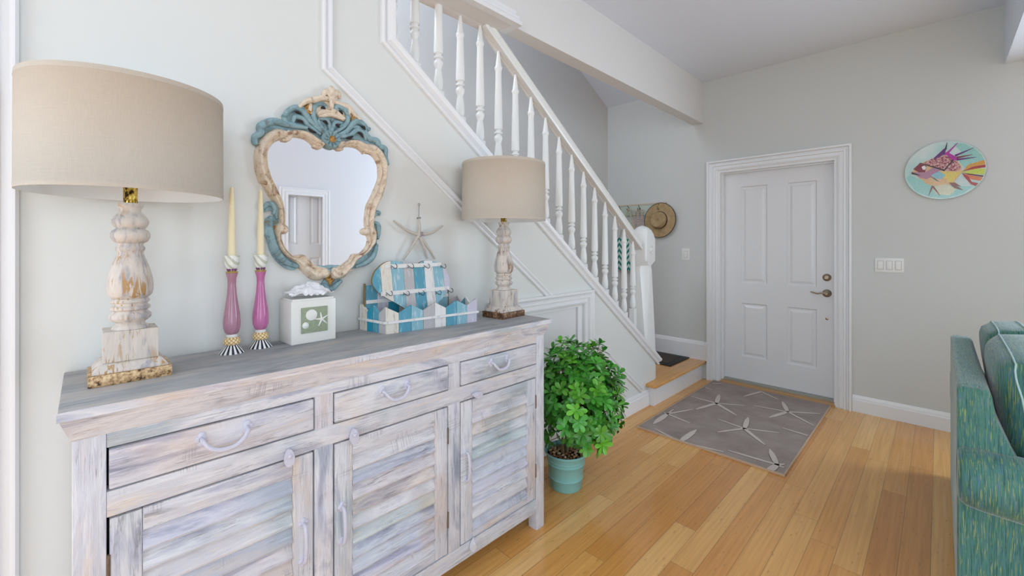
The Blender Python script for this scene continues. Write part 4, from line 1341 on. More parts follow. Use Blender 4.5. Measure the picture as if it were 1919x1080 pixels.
def pickets(cols, along, fn, lo=.078, hi=.105, start=0):
    n = len(cols)
    for i, cn in enumerate(cols):
        a, b = start + along * i / n + .0006, start + along * (i + 1) / n - .0006
        h0, h1 = (hi, lo) if i % 2 == 0 else (lo, hi)
        m = MB()
        m.prism([(a, 0), (b, 0), (b, h1), (a, h0)], fn, 0, .009)
        m.build('picket', PK[cn], cd, smooth=0, bevel=.0008)


pickets(['cream', 'blue', 'pale', 'grey', 'white', 'blue', 'pale', 'lilac'], LEN, lambda p, h: (-h, p[0], p[1]))
pickets(['white', 'blue', 'grey', 'cream', 'blue', 'pale', 'white', 'grey'], LEN + .042, lambda p, h: (-DEP + h, p[0], p[1]), start=-.042)
pickets(['grey', 'blue', 'teal', 'cream'], DEP - .02, lambda p, h: (-.0095 - p[0], h - p[0] * .27, p[1]))
pickets(['grey', 'white', 'blue', 'grey'], DEP - .02, lambda p, h: (-.0095 - p[0], LEN - h, p[1]))
m = MB()
m.box((.0002, -.004, .040), (.007, LEN + .006, .050))
m.build('slat_rail', PK['white'], cd, smooth=0, bevel=.001)
m = MB()
m.prism([(-DEP - .002, -.0475), (.004, -.0075), (.004, -.0008), (-DEP - .002, -.0408)], lambda p, h: (p[0], p[1], h), .040, .050)
m.build('slat_rail', PK['white'], cd, smooth=0, bevel=.001)
m = MB()
m.box((-DEP + .0095, .0095, .002), (-.0095, LEN - .0095, .008))
m.build('bottom', PK['grey'], cd, smooth=0)

# heart board
hb = thing('heart_hook_board', 'heart shaped striped blue and white hook board leaning in the picket tray', 'hook board', (-1.60, 0, 0))
HO = [tuple(p) for p in smooth_path([Vector((a_, b_, 0)) for a_, b_ in HEART], 4, True)]
HO = [(p[0], p[1]) for p in HO]
zmid = 1.05
lean = lambda p, h: (h - (p[1] - 1.0) * .16 + .018, p[0], p[1])
cols = ['blue', 'cream', 'pale', 'grey', 'blue', 'white', 'pale', 'lilac']
ys = [p[0] for p in HEART_STRIPES]
ys[0] -= .03
ys[-1] += .03


def clip(poly, ya, yb):
    def half(P, f, g):
        out = []
        for i in range(len(P)):
            a, b = P[i], P[(i + 1) % len(P)]
            fa, fb = f(a), f(b)
            if fa >= 0:
                out.append(a)
            if (fa >= 0) != (fb >= 0):
                t = fa / (fa - fb)
                out.append((a[0] + (b[0] - a[0]) * t, a[1] + (b[1] - a[1]) * t))
        return out
    return half(half(poly, lambda p: p[0] - ya, 0), lambda p: yb - p[0], 0)


for i, cn in enumerate(cols):
    pl_ = clip(HO, ys[i], ys[i + 1] - .0008)
    if len(pl_) > 2:
        m = MB()
        m.mi = 0
        m.prism(pl_, lean, 0, .012)
        for q in range(len(m.f)):
            m.m[q] = 0 if q < 2 else 1
        m.build('stripe_board', [PK[cn], PK['edge']], hb, smooth=0)
(ra, _), (rb, _), (rc, _), (rd_, _) = HEART_RAILS
M['hookwire'] = plain('black_wire', (.02, .02, .022), .35, .6)
for (ya, yb, zc_) in ((ra + .016, rb - .010, HEART_HOOKS[0][1] - .006), (rc, rd_ - .004, HEART_HOOKS[5][1])):
    m = MB()
    m.prism([(ya, zc_ - .008), (yb, zc_ - .008), (yb, zc_ + .008), (ya, zc_ + .008)], lean, .0121, .016)
    m.build('hook_rail', PK['white'], hb, smooth=0)
for (hy, hz) in HEART_HOOKS:
    hz = hz - .008 if hz > 1.12 else hz - .002
    m = MB()
    P_ = [lean((hy - .004, hz + .006), .0165), lean((hy, hz + .000), .024), lean((hy + .006, hz - .006), .032), lean((hy + .012, hz - .002), .036), lean((hy + .012, hz + .008), .036), lean((hy + .008, hz + .013), .032)]
    m.tube(smooth_path(P_, 4), .0013, 6)
    P_ = [lean((hy - .002, hz - .001), .0165), lean((hy - .006, hz - .004), .022), lean((hy - .010, hz - .001), .026)]
    m.tube(smooth_path(P_, 4), .0012, 6)
    m.build('hook', M['hookwire'], hb)
# striped rectangular board behind
sb = thing('striped_board', 'rectangular striped board with brown edge standing behind the heart board', 'board', (-1.665, .812, ZT + .0085), rad(-5))
n = 8
for i, cn in enumerate(['blue', 'lilac', 'teal', 'cream', 'blue', 'grey', 'white', 'pale']):
    m = MB()
    m.box((0, .388 * i / n + .0004, 0), (.010, .388 * (i + 1) / n - .0004, .172))
    m.build('stripe_board', PK[cn], sb, smooth=0)
for ya, yb in ((-.006, -.0004), (.3884, .394)):
    m = MB()
    m.box((-.002, ya, 0), (.010, yb, .180))
    m.build('edge_strip', PK['edge'], sb, smooth=0)
m = MB()
m.box((.0102, 0, .098), (.014, .388, .112))
m.build('cross_rail', PK['white'], sb, smooth=0)

# ================================================================ wall starfish
sf = thing('wall_starfish', 'slender pale driftwood starfish ornament hung on the wall above the heart board', 'starfish ornament', (-1.69, 0, 0))
M['star'] = plain('dried_starfish', srgb(196, 188, 176), .8, nscale=120, var=.15, bump=.5)
cz = STAR[0]
bow = [.008, .03, .03, .034, .006, .02, .02, .012]
m = MB()
for i, e in enumerate(STAR[1:8]):
    if i == 3:
        continue
    c_ = Vector((.012, cz[0], cz[1]))
    en = Vector((.004 if i else .012, e[0], e[1]))
    md = c_.lerp(en, .5) + Vector((.006, 0, -.012 if i in (1, 2) else 0))
    pp = smooth_path([c_, md, en], 6)
    m.tube(pp, [.0085 - .0045 * k / (len(pp) - 1) for k in range(len(pp))], 10)
m.build('arms', M['star'], sf, smooth=60)
m = MB()
e = STAR[8]
m.tube([(.012, cz[0] - .002, cz[1] + .01), (.014, (cz[0] + e[0]) / 2 - .004, (cz[1] + e[1]) / 2), (.006, e[0], e[1] - .006)], .0014, 6)
ring = [(.006, e[0] + .005 * cos(a * pi / 6), e[1] + .005 * sin(a * pi / 6)) for a in range(12)]
m.tube(ring, .0012, 6, closed=True)
m.build('hanging_wire', plain('wire', srgb(120, 118, 108), .4, .6), sf)
m = MB()
rs = random.Random(5)
for k in range(14):
    a = rs.uniform(0, 6.28); r_ = rs.uniform(0, .012)
    m.lathe([(.001, -.004), (.0045, 0), (.001, .004)], 8, (.020 + rs.uniform(-.003, .003), cz[0] + .010 + cos(a) * r_, cz[1] + sin(a) * r_))
m.build('shell_cluster', plain('grey_shells', srgb(168, 160, 164), .5, nscale=80, var=.25), sf)
m = MB()
m.tube([(.012, STAR[1][0] - .008, STAR[1][1]), (.012, STAR[1][0] + .009, STAR[1][1] + .002)], .004, 8)
m.build('end_cap', plain('grey_tip', srgb(140, 134, 126), .7), sf)

# ================================================================ mirror
mr = thing('wall_mirror', 'ornate carved wall mirror in worn cream with blue scrollwork crest', 'mirror', (XW, 0, 0))


def carved(name, c1, c2, c3, sc=34):
    m = NT(name)
    a = m.noise(m.coord((1, 1, 1)), sc, 6, .7, .8)
    c = m.ramp(a, [(.34, c3), (.43, c2), (.56, c1), (.72, c2)])
    m.bump(m.noise(m.coord((1, 1, 1)), sc * 2, 5, .7), .5, .003)
    return m.fin(c, .6)


M['mcream'] = carved('carved_cream', srgb(232, 216, 194), srgb(212, 192, 168), srgb(160, 128, 100))
M['mblue'] = carved('carved_blue', srgb(148, 176, 180), srgb(122, 154, 162), srgb(124, 118, 102), 28)
M['mgold'] = carved('carved_gold', srgb(196, 150, 78), srgb(150, 108, 50), srgb(84, 60, 30), 50)
g = NT('mirror_glass')
M['mirror'] = g.fin((.93, .935, .95), .015, 1.0)


def ribbon(name, sections):
    m = MB()
    N = 46
    prof = [(-.02, 0), (.0, .014), (.06, .026), (.16, .033), (.26, .027), (.34, .025), (.5, .036), (.66, .038), (.80, .032), (.90, .022), (1.0, .012), (1.02, 0)]
    allI, allO = [], []
    for a, b in sections:
        I = resample([Vector((p[0], p[1], 0)) for p in smooth_path([Vector((q[0], q[1], 0)) for q in a], 4)], N)
        O = resample([Vector((p[0], p[1], 0)) for p in smooth_path([Vector((q[0], q[1], 0)) for q in b], 4)], N)
        if allI:
            I, O = I[1:], O[1:]
        allI += I
        allO += O
    vs, fs = [], []
    k_ = len(prof)
    rr = random.Random(1)
    for i, (p, q) in enumerate(zip(allI, allO)):
        wob = 1 + .05 * sin(i * .9) + rr.uniform(-.02, .02)
        for t, h in prof:
            r_ = p.lerp(q, t)
            vs.append((h * wob, r_.x, r_.y))
    n = len(allI)
    for i in range(n - 1):
        for k in range(k_ - 1):
            fs.append((i * k_ + k, i * k_ + k + 1, (i + 1) * k_ + k + 1, (i + 1) * k_ + k))
    fs.append(list(range(k_)))
    fs.append([(n - 1) * k_ + k for k in range(k_ - 1, -1, -1)])
    m.add(vs, fs)
    # scroll curls and grooves
    return m, allI, allO


for sec in (MIR_L, MIR_R):
    m, I, O = ribbon('x', sec)
    # scroll ends at the crest, the shoulder curls and the side curls
    for idx in (0, len(I) - 1):
        c_ = I[idx].lerp(O[idx], .5)
        w_ = (I[idx] - O[idx]).length
        m.lathe([(w_ * .42, 0), (w_ * .46, .02), (w_ * .34, .04), (w_ * .12, .046), (.001, .044)], 18, mat=Matrix.Translation((0, c_.x, c_.y)) @ Matrix.Rotation(pi / 2, 4, 'Y'))
    i3 = 45
    c_ = I[i3 + 5].lerp(O[i3 + 5], .25) if sec is MIR_L else I[i3 + 4].lerp(O[i3 + 4], .2)
    m.lathe([(.014, 0), (.016, .02), (.012, .038), (.002, .044)], 16, mat=Matrix.Translation((0, c_.x, c_.y)) @ Matrix.Rotation(pi / 2, 4, 'Y'))
    fr = m.build('frame_moulding', M['mcream'], mr, smooth=50)
# glass: polygon between the inner outlines
def outline(k):
    L_, R_ = [], []
    for a, b in MIR_L:
        L_ += [p for p in (b if k else a)]
    for a, b in MIR_R:
        R_ += [p for p in (b if k else a)]
    return L_, R_


gl, gr = outline(0)
ol, orr = outline(1)
midl = [((a[0] * .7 + b[0] * .3), (a[1] * .7 + b[1] * .3)) for a, b in zip(resample([Vector((p[0], p[1])) for p in gl], 60), resample([Vector((p[0], p[1])) for p in ol], 60))]
midr = [((a[0] * .7 + b[0] * .3), (a[1] * .7 + b[1] * .3)) for a, b in zip(resample([Vector((p[0], p[1])) for p in gr], 60), resample([Vector((p[0], p[1])) for p in orr], 60))]
m = MB()
n = 60
vs = []
for a, b in zip(midl, midr):
    vs += [(.012, a[0], a[1]), (.012, b[0], b[1])]
m.add(vs, [(2 * i, 2 * i + 1, 2 * i + 3, 2 * i + 2) for i in range(n - 1)])
gm = m.build('mirror_glass', M['mirror'], mr, smooth=0)
gm['label'] = 'silvered mirror pane'
for k, pts in enumerate(PLATES):
    m = MB()
    pp = [(p.x, p.y) for p in smooth_path([Vector((a_, b_, 0)) for a_, b_ in pts], 3, True)]
    m.prism(pp, lambda p, h: (h, p[0], p[1]), .001 + .0007 * k, .013 - .0008 * k)
    m.build('blue_backing', M['mblue'], mr, smooth=0)
m = MB()
pp = [(p.x, p.y) for p in smooth_path([Vector((a_, b_, 0)) for a_, b_ in CREAM_PLATE], 3, True)]
m.prism(pp, lambda p, h: (h, p[0], p[1]), .0002, .017)
m.build('cream_backing', M['mcream'], mr, smooth=0)
M['hollow'] = plain('dark_stained_hollow', srgb(44, 36, 32), .8, nscale=60, var=.3)  # raised dark inserts: their colour stands in for shadow in the crest openings
for pts in SHADOW_INSERTS:
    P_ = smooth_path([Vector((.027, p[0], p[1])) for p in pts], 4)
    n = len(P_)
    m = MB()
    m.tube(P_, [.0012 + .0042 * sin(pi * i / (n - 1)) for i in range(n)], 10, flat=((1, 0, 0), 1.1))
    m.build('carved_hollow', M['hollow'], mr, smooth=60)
nid = {'cream': 'cream_carving', 'blue': 'blue_scroll', 'gold': 'gilt_accent'}
for k, (col, wd, pts) in enumerate(SCROLLS):
    P_ = smooth_path([Vector((0, p[0], p[1])) for p in pts], 5)
    n = len(P_)
    dep = .020 + .010 * ((k * 7) % 3) / 2 + (.010 if col == 'cream' else 0)
    rr = []
    for i in range(n):
        t = i / (n - 1)
        rr.append(wd * .5 * (.62 + .5 * sin(pi * min(1, t * 1.1)) ** .8))
        P_[i] = P_[i] + Vector((dep * .62, 0, 0))
    m = MB()
    seg = 14
    m.tube(P_, rr, seg, flat=((1, 0, 0), 1.05))
    # groove down the middle of wider scrolls: a thin raised vein
    if wd > .018:
        m.tube([p + Vector((rr[i] * .92, 0, 0)) for i, p in enumerate(P_)][1:-1], [max(.0012, r_ * .18) for r_ in rr][1:-1], 6)
    # curl at the ends
    for i in (0, n - 1):
        m.lathe([(rr[i] * .9, -.012), (rr[i] * 1.15, .0), (rr[i] * .8, rr[i] * .9), (rr[i] * .2, rr[i] * 1.15)], 12, mat=Matrix.Translation(P_[i]) @ Matrix.Rotation(pi / 2, 4, 'Y'))
    m.build(nid[col], M['m' + col], mr, smooth=55)
m = MB()
ry_, rz_ = ROSETTE[0]
m.lathe([(.036, 0), (.036, .030), (.030, .040), (.022, .034), (.016, .034), (.013, .040)], 30, mat=Matrix.Translation((0, ry_, rz_)) @ Matrix.Rotation(pi / 2, 4, 'Y'))
for q in range(10):
    a = 2 * pi * q / 10
    m.tube([(.034, ry_ + cos(a) * .012, rz_ + sin(a) * .012), (.040, ry_ + cos(a) * .032, rz_ + sin(a) * .032)], [.003, .006], 8)
m.build('blue_rosette', M['mblue'], mr, smooth=50)
m = MB()
m.lathe([(.013, .03), (.013, .043), (.007, .050), (.001, .052)], 20, mat=Matrix.Translation((0, ry_, rz_)) @ Matrix.Rotation(pi / 2, 4, 'Y'))
m.build('gilt_accent', M['mgold'], mr)

# ================================================================ rug
m = NT('rug_taupe')
a = m.noise(m.coord((1, 1, 1)), 6, 4, .6)
b = m.noise(m.coord((1, 1, 1)), 420, 2)
c = m.ramp(a, [(.3, srgb(150, 136, 128)), (.7, srgb(172, 158, 150))])
c = m.mix(.5, c, m.ramp(b, [(.3, .8), (.7, 1.12)]), 'MULTIPLY')
m.bump(b, .5, .003)
M['rug'] = m.fin(c, .95)
M['rugstar'] = plain('rug_star', srgb(212, 200, 190), .95, nscale=300, var=.12, bump=.5)
M['rugdark'] = plain('rug_outline', srgb(104, 90, 86), .95, nscale=300, var=.1)
M['rugedge'] = plain('rug_binding', srgb(198, 170, 142), .9, nscale=200, var=.1)
(ra0, ra1, ra2, ra3) = RUG
rg = thing('area_rug', 'taupe grey rug with pale starfish lying in front of the front door', 'rug', (0, 0, 0))
m = MB()
x0, x1, yy0, yy1 = -1.548, -.622, 2.825, 4.318
nx, ny = 30, 48
vs, fs = [], []
for k in (0, 1):
    for i in range(nx + 1):
        for j in range(ny + 1):
            x, y = x0 + (x1 - x0) * i / nx, yy0 + (yy1 - yy0) * j / ny
            vs.append((x, y, .001 if k == 0 else .010))
st_ = (nx + 1) * (ny + 1)
for i in range(nx):
    for j in range(ny):
        q = i * (ny + 1) + j
        fs.append((q, q + 1, q + ny + 2, q + ny + 1))
        fs.append((st_ + q, st_ + q + ny + 1, st_ + q + ny + 2, st_ + q + 1))
m.add(vs, fs)
m.mi = 1


def inside(x, y):
    return min(max(x, x0 + .004), x1 - .004), min(max(y, yy0 + .004), yy1 - .004)


centers = {}
for wd, ((ax, ay), (bx_, by_)) in RUG_ARMS:
    a_, b_ = Vector((ax, ay)), Vector((bx_, by_))
    d = (b_ - a_)
    L_ = d.length
    d.normalize()
    n_ = Vector((-d.y, d.x))
    for mi_, z_, ex in ((2, .0106, .004), (1, .0125, 0)):
        hw = wd * .8 + ex
        fat = wd > .022
        ws = [(0, .5), (.25, .8), (.5, .85), (.75, .7), (1.0 + ex / L_, .12)] if fat else [(0, 1.0), (.3, .95), (.7, .8), (1.0 + ex / L_, .3)]
        left = [a_ + d * (L_ * t) + n_ * hw * s_ for t, s_ in ws]
        right = [a_ + d * (L_ * t) - n_ * hw * s_ for t, s_ in reversed(ws)]
        pl_ = [inside(p.x, p.y) for p in left + right]
        m.mi = mi_
        m.prism(pl_, lambda p, h: (p[0], p[1], h), .0095, z_)
m.build('pile', [M['rug'], M['rugstar'], M['rugdark']], rg, smooth=0, recalc=False)
m = MB()
m.sweep([(x0, yy0), (x1, yy0), (x1, yy1), (x0, yy1)], [(0.0, .0005), (-.0, .0115), (-.008, .0125), (-.009, .0005)], lambda p, h: (p[0], p[1], h), side=-1, closed=True)
m.build('edge_binding', M['rugedge'], rg, smooth=0)

# ================================================================ potted plant
px_, py_ = -1.455, 1.875
M['pot'] = plain('turquoise_pot', srgb(140, 200, 196), .35, nscale=12, var=.02)
pt = thing('plant_pot', 'turquoise tapered plant pot on the floor beside the sideboard', 'plant pot', (px_, py_, 0))
m = MB()
m.lathe([(.070, 0), (.083, .001), (.086, .006), (.091, .055), (.0945, .058), (.0945, .062), (.092, .064), (.101, .135), (.104, .137), (.104, .141), (.1015, .143), (.103, .155), (.106, .157), (.106, .161), (.1035, .163), (.107, .186), (.112, .190), (.117, .191), (.1175, .197), (.114, .199), (.110, .196), (.104, .150), (.098, .140)], 56)
m.build('pot', M['pot'], pt, smooth=50)
m = MB()
m.lathe([(.097, .141), (.1, .165), (.05, .170), (.001, .172)], 30)
m.build('soil', plain('soil', (.05, .032, .02), .95, nscale=80, var=.4), pt)
# pebbles
pebm = [plain('pebble_tan', srgb(186, 144, 104), .5, nscale=30, var=.2), plain('pebble_brown', srgb(150, 106, 72), .45, nscale=30, var=.2), plain('pebble_pale', srgb(212, 182, 146), .5, nscale=30, var=.2)]
rp = random.Random(11)
protos = []
for k in range(3):
    m = MB()
    m.lathe([(.0005, -.0062), (.006, -.0048), (.0095, -.001), (.0095, .002), (.006, .0052), (.0005, .0064)], 10, sx=1.15, sy=.85, wob=lambda a, z: 1 + .12 * sin(a * 2 + z * 300))
    protos.append(m.build('pebble', pebm[k], None, smooth=80))
cnt = 0
spots = []
tries = 0
while len(spots) < 66 and tries < 6000:
    tries += 1
    a = rp.uniform(0, 6.283); r_ = .094 * sqrt(rp.random())
    x, y = r_ * cos(a), r_ * sin(a)
    if r_ < .014 or any((x - q[0]) ** 2 + (y - q[1]) ** 2 < .0175 ** 2 for q in spots):
        continue
    spots.append((x, y))
for (x, y) in spots:
    src = protos[cnt % 3]
    o = src if cnt < 3 else src.copy()
    if cnt >= 3:
        C.objects.link(o)
    dz = .1785 + .006 * (1 - (x * x + y * y) / .01)
    o.location = (px_ + x, py_ + y, dz)
    o.rotation_euler = (rp.uniform(-.4, .4), rp.uniform(-.4, .4), rp.uniform(0, 6))
    tag(o, 'small smooth brown pebble covering the soil of the turquoise pot', 'pebble', 'pebbles in the plant pot')
    cnt += 1

# shrub
pl = thing('potted_shrub', 'bushy green shrub with whorled glossy leaves growing in the turquoise pot', 'plant', (px_, py_, .165))


def leafmat(name, c1, c2):
    m = NT(name)
    at = m.n('ShaderNodeAttribute', attribute_name='tint')
    a = m.noise(m.coord((1, 1, 1)), 14, 3)
    c = m.mix(a, c1, c2)
    c = m.mix(1.0, c, at.outputs['Color'], 'MULTIPLY')
    m.b.inputs['Subsurface Weight'].default_value = .0
    m.b.inputs['Transmission Weight'].default_value = 0
    return m.fin(c, .3)


M['leaf'] = leafmat('glossy_leaf', srgb(50, 134, 44), srgb(104, 190, 70))
M['stem'] = plain('shrub_bark', srgb(110, 92, 66), .8, nscale=60, var=.3)
rl = random.Random(21)
cen = Vector((.055, .045, .345))
rad3 = Vector((.235, .235, .265))
tips = []
tr = 0
while len(tips) < 380 and tr < 20000:
    tr += 1
    d = Vector((rl.gauss(0, 1), rl.gauss(0, 1), rl.gauss(0, 1))).normalized()
    rr_ = .55 + .45 * rl.random() ** .5
    bulge = 1 + .14 * sin(5 * d.x + 3 * d.z) + .12 * sin(7 * d.y - 5 * d.z + 1) + .05 * sin(13 * d.x + 9 * d.z)
    p = Vector((cen.x + d.x * rad3.x * rr_ * bulge, cen.y + d.y * rad3.y * rr_ * bulge, cen.z + d.z * rad3.z * rr_ * bulge))
    if px_ + p.x < XW + .045 or p.z < .06:
        continue
    if p.z < .14 and (p.x ** 2 + p.y ** 2) ** .5 < .09:
        continue
    if px_ + p.x > -1.30 and py_ + p.y < 1.60:
        continue
    if py_ + p.y < 1.60:
        continue
    if any((p - q[0]).length < .031 for q in tips):
        continue
    tips.append((p, d))
m = MB()


def leaf(m, base, d, up, L_, w_, curl):
    side = d.cross(up).normalized()
    nrm = side.cross(d).normalized()
    ks = [(0, .06), (.25, .45), (.5, .82), (.75, 1.0), (.92, .72), (1.0, .25)]
    vs = []
    for t, s_ in ks:
        c_ = base + d * L_ * t - nrm * curl * L_ * t * t
        vs += [c_ - side * w_ * s_ + nrm * .12 * w_ * s_, c_ - nrm * .10 * w_ * s_, c_ + side * w_ * s_ + nrm * .12 * w_ * s_]
    fs = []
    for k in range(len(ks) - 1):
        a_ = k * 3
        fs += [(a_, a_ + 1, a_ + 4, a_ + 3), (a_ + 1, a_ + 2, a_ + 5, a_ + 4)]
    m.add(vs, fs)


for p, d in tips:
    ax = (d * .8 + Vector((0, 0, .55)) + Vector((rl.uniform(-.3, .3), rl.uniform(-.3, .3), rl.uniform(-.2, .2)))).normalized()
    u_ = ax.orthogonal().normalized()
    v_ = ax.cross(u_)
    g = rl.uniform(.55, 1.1)
    out = (p - cen)
    n = rl.randint(6, 9)
    young = rl.random()
    ph = rl.uniform(0, 6)
    for k in range(n):
        a = ph + 2 * pi * k / n + rl.uniform(-.25, .25)
        el = rl.uniform(.15, .6) + (.5 if k % 3 == 0 else 0)
        dd = (u_ * cos(a) + v_ * sin(a)) * cos(el) + ax * sin(el)
        t_ = g * rl.uniform(.85, 1.15)
        m.tint = (t_ * (1.7 if young > .72 else .9), t_ * (1.3 if young > .72 else 1.0), t_ * .9)
        leaf(m, p, dd.normalized(), ax, rl.uniform(.036, .056), rl.uniform(.0095, .0135), rl.uniform(.1, .5))
m.build('foliage', M['leaf'], pl, smooth=70, recalc=False)
m = MB()
for k in range(3):
    a = k * 2.1
    m.tube(smooth_path([(.012 * cos(a), .012 * sin(a), 0), (.02 * cos(a), .02 * sin(a), .12), (cen.x * .6 + .05 * cos(a), cen.y * .6 + .05 * sin(a), .25)], 5), [.008 - .0003 * i for i in range(11)], 8)
for p, d in tips[::2]:
    r0 = Vector((cen.x * .5 + rl.uniform(-.03, .03), cen.y * .5 + rl.uniform(-.03, .03), rl.uniform(.10, .27)))
    m.tube(smooth_path([r0, r0.lerp(p, .5) + Vector((0, 0, -.02)), p], 4), [.0032 - .0002 * i for i in range(9)], 5)
m.build('stems', M['stem'], pl, smooth=60)

# ================================================================ things on the door wall
M['switchgap'] = plain('switch_gap', srgb(196, 193, 188), .5)  # greyer sheet round each rocker, the gap's shade put into its colour


def rocker_plate(name, label, xa, xb, za, zb, n):
    t = thing(name, label, 'light switch', ((xa + xb) / 2, YD, (za + zb) / 2))
    w_, h_ = (xb - xa) / 2, (zb - za) / 2
    m = MB()
    m.box((-w_, -.006, -h_), (w_, 0, h_))
    m.build('cover_plate', M['plastic'], t, bevel=.0025, smooth=30)
    for k in range(n):
        cx_ = 0 if n == 1 else (-w_ + (k + .5) * 2 * w_ / n) * .92
        m = MB()
        m.box((cx_ - .019, -.0064, -.0345), (cx_ + .019, -.0058, .0345))
        m.build('recess', M['switchgap'], t, smooth=0)
        m = MB()
        m.box((cx_ - .0155, -.0095, -.031), (cx_ + .0155, -.006, .031))
        r = m.build('rocker', M['plastic'], t, bevel=.0012, smooth=30)
        if n == 3 and k == 1:
            m = MB()
            m.box((cx_ - .004, -.012, -.024), (cx_ + .004, -.0085, .024))
            m.build('dimmer_slider', M['plastic'], r)


rocker_plate('light_switch', 'white single light switch on the wall left of the front door', -1.867, -1.787, 1.166, 1.288, 1)
rocker_plate('light_switch', 'white triple light switch plate right of the front door', -.351, -.184, 1.115, 1.224, 3)

fp = thing('fish_plate', 'round glass wall plate painted with a purple and red spiny fish', 'wall art', (.024, YD, 1.857))
FC = {'paleteal': (150, 200, 190), 'cream': (206, 206, 176), 'orange': (210, 150, 50), 'red': (170, 34, 30), 'lime': (196, 206, 70), 'darkred': (96, 24, 34),
      'orange2': (214, 118, 60), 'yellow': (222, 196, 96), 'pink': (188, 110, 120), 'magenta': (176, 30, 150), 'maroon': (130, 40, 48), 'mauve': (176, 128, 148),
      'peach': (218, 178, 130), 'skyblue': (140, 190, 200), 'teal': (50, 110, 120), 'white': (240, 240, 236), 'rust': (130, 80, 60), 'black': (24, 18, 20),
      'black2': (50, 40, 44), 'purple': (96, 30, 110)}
m = NT('plate_glass')
a = m.noise(m.coord((1, 1, 1)), 9, 3)
gp = m.fin(m.ramp(a, [(.35, srgb(176, 210, 202)), (.6, srgb(206, 218, 212))]), .12)
m = MB()
m.lathe([(.204, .012), (.2055, .016), (.2045, .020), (.19, .020), (.12, .019), (.001, .019)], 72, mat=Matrix.Rotation(pi / 2, 4, 'X'))
m.build('plate', gp, fp, smooth=40)
m = MB()
m.lathe([(.05, 0), (.05, .013)], 24, mat=Matrix.Rotation(pi / 2, 4, 'X'))
m.build('wall_mount', M['plastic'], fp)
names = list(FC)
mats = []
for k in names:
    q = NT('fish_' + k)
    nz = q.noise(q.coord((1, 1, 1)), 110, 5, .7)
    b_ = srgb(*FC[k])
    if k == 'pink':
        col = q.ramp(nz, [(.42, srgb(120, 36, 50)), (.5, b_), (.6, srgb(214, 190, 170))])
    else:
        col = q.mix(nz, tuple(x * .6 for x in b_), tuple(min(1, x * 1.4) for x in b_))
    mats.append(q.fin(col, .15))
m = MB()
for k, (cn, pts) in enumerate(FISH):
    m.mi = names.index(cn)
    pp = []
    for x, z in pts:
        v_ = Vector((x - .024, z - 1.857))
        if v_.length > .2:
            v_ = v_.normalized() * .2
        pp.append((v_.x, v_.y))
    h = .0203 + .00012 * k
    m.prism(pp, lambda p, h_: (p[0], -h_, p[1]), .019, h)
fo = m.build('painted_fish', mats, fp, smooth=0)
fo['label'] = 'purple, red and yellow painted fish'

# coat rack, hat, bag
M['rackwood'] = picket_mat('rack_green', (190, 204, 190), (206, 190, 168))
rk = thing('coat_rack', 'weathered pale green coat rack on the far wall behind the newel post', 'coat rack', (-2.33, YD, 1.70))
m = MB()
m.box((-.30, -.018, -.055), (.30, 0, .065))
m.build('back_board', M['rackwood'], rk, bevel=.002, smooth=30)
m = MB()
m.box((-.30, -.024, .060), (.30, 0, .075))
m.build('top_strip', picket_mat('rack_trim', (206, 190, 170), (186, 160, 130)), rk, smooth=0)
for x in (-.24, -.13, 0.0, .23):
    m = MB()
    m.lathe([(.010, 0), (.010, .004), (.005, .006)], 12, mat=Matrix.Translation((x, -.018, .02)) @ Matrix.Rotation(pi / 2, 4, 'X'))
    m.tube(smooth_path([(x, -.02, .02), (x, -.045, .0), (x, -.06, .005), (x, -.068, .03)], 4), .004, 8)
    m.tube(smooth_path([(x, -.02, .03), (x, -.04, .045), (x, -.05, .06)], 4), .0035, 8)
    m.build('hook', M['rust_iron'], rk)

m = NT('straw')
sp = m.n('ShaderNodeSeparateXYZ')
m.l(m.coord(), sp.inputs[0])
rr2 = m.math('SQRT', m.math('ADD', m.math('POWER', sp.outputs[0], 2.0), m.math('POWER', sp.outputs[2], 2.0)))
ring_ = m.math('SINE', m.math('MULTIPLY', rr2, 700))
nz = m.noise(m.coord(), 30, 4)
c = m.mix(nz, srgb(150, 122, 84), srgb(206, 178, 134))
c = m.mix(.3, c, m.ramp(ring_, [(.2, .7), (.8, 1.0)]), 'MULTIPLY')
M['straw'] = m.fin(c, .8)
M['hatband'] = plain('hat_band', srgb(48, 34, 30), .7)
ht = thing('straw_hat', 'tan straw sun hat with dark band hanging beside the coat rack', 'hat', (-2.088, YD - .018, 1.585))
m = MB()
mh = Matrix.Rotation(rad(90), 4, 'X')
m.lathe([(.172, .022), (.17, .026), (.12, .020), (.085, .028), (.083, .034), (.080, .075), (.068, .095), (.045, .092), (.02, .078), (.001, .075)], 48, sx=1.0, sy=1.06, mat=mh, wob=lambda a, z: 1 + .02 * sin(2 * a), cap=False)
hobj = m.build('straw_body', M['straw'], ht, smooth=60, recalc=False)
so = hobj.modifiers.new('t', 'SOLIDIFY')
so.thickness = .003
m = MB()
m.lathe([(.0865, .028), (.0865, .046), (.0845, .046), (.0845, .028)], 40, sx=1.0, sy=1.06, mat=mh, cap=False, wob=lambda a, z: 1 + .02 * sin(2 * a))
m.build('hat_band', M['hatband'], ht)
m = MB()
m.tube([(.172 * cos(a * pi / 24) * (1 + .02 * sin(2 * a * pi / 24)), -.024, .172 * 1.06 * sin(a * pi / 24) * (1 + .02 * sin(2 * a * pi / 24))) for a in range(48)], .0035, 6, closed=True)
m.build('brim_edging', M['hatband'], ht)

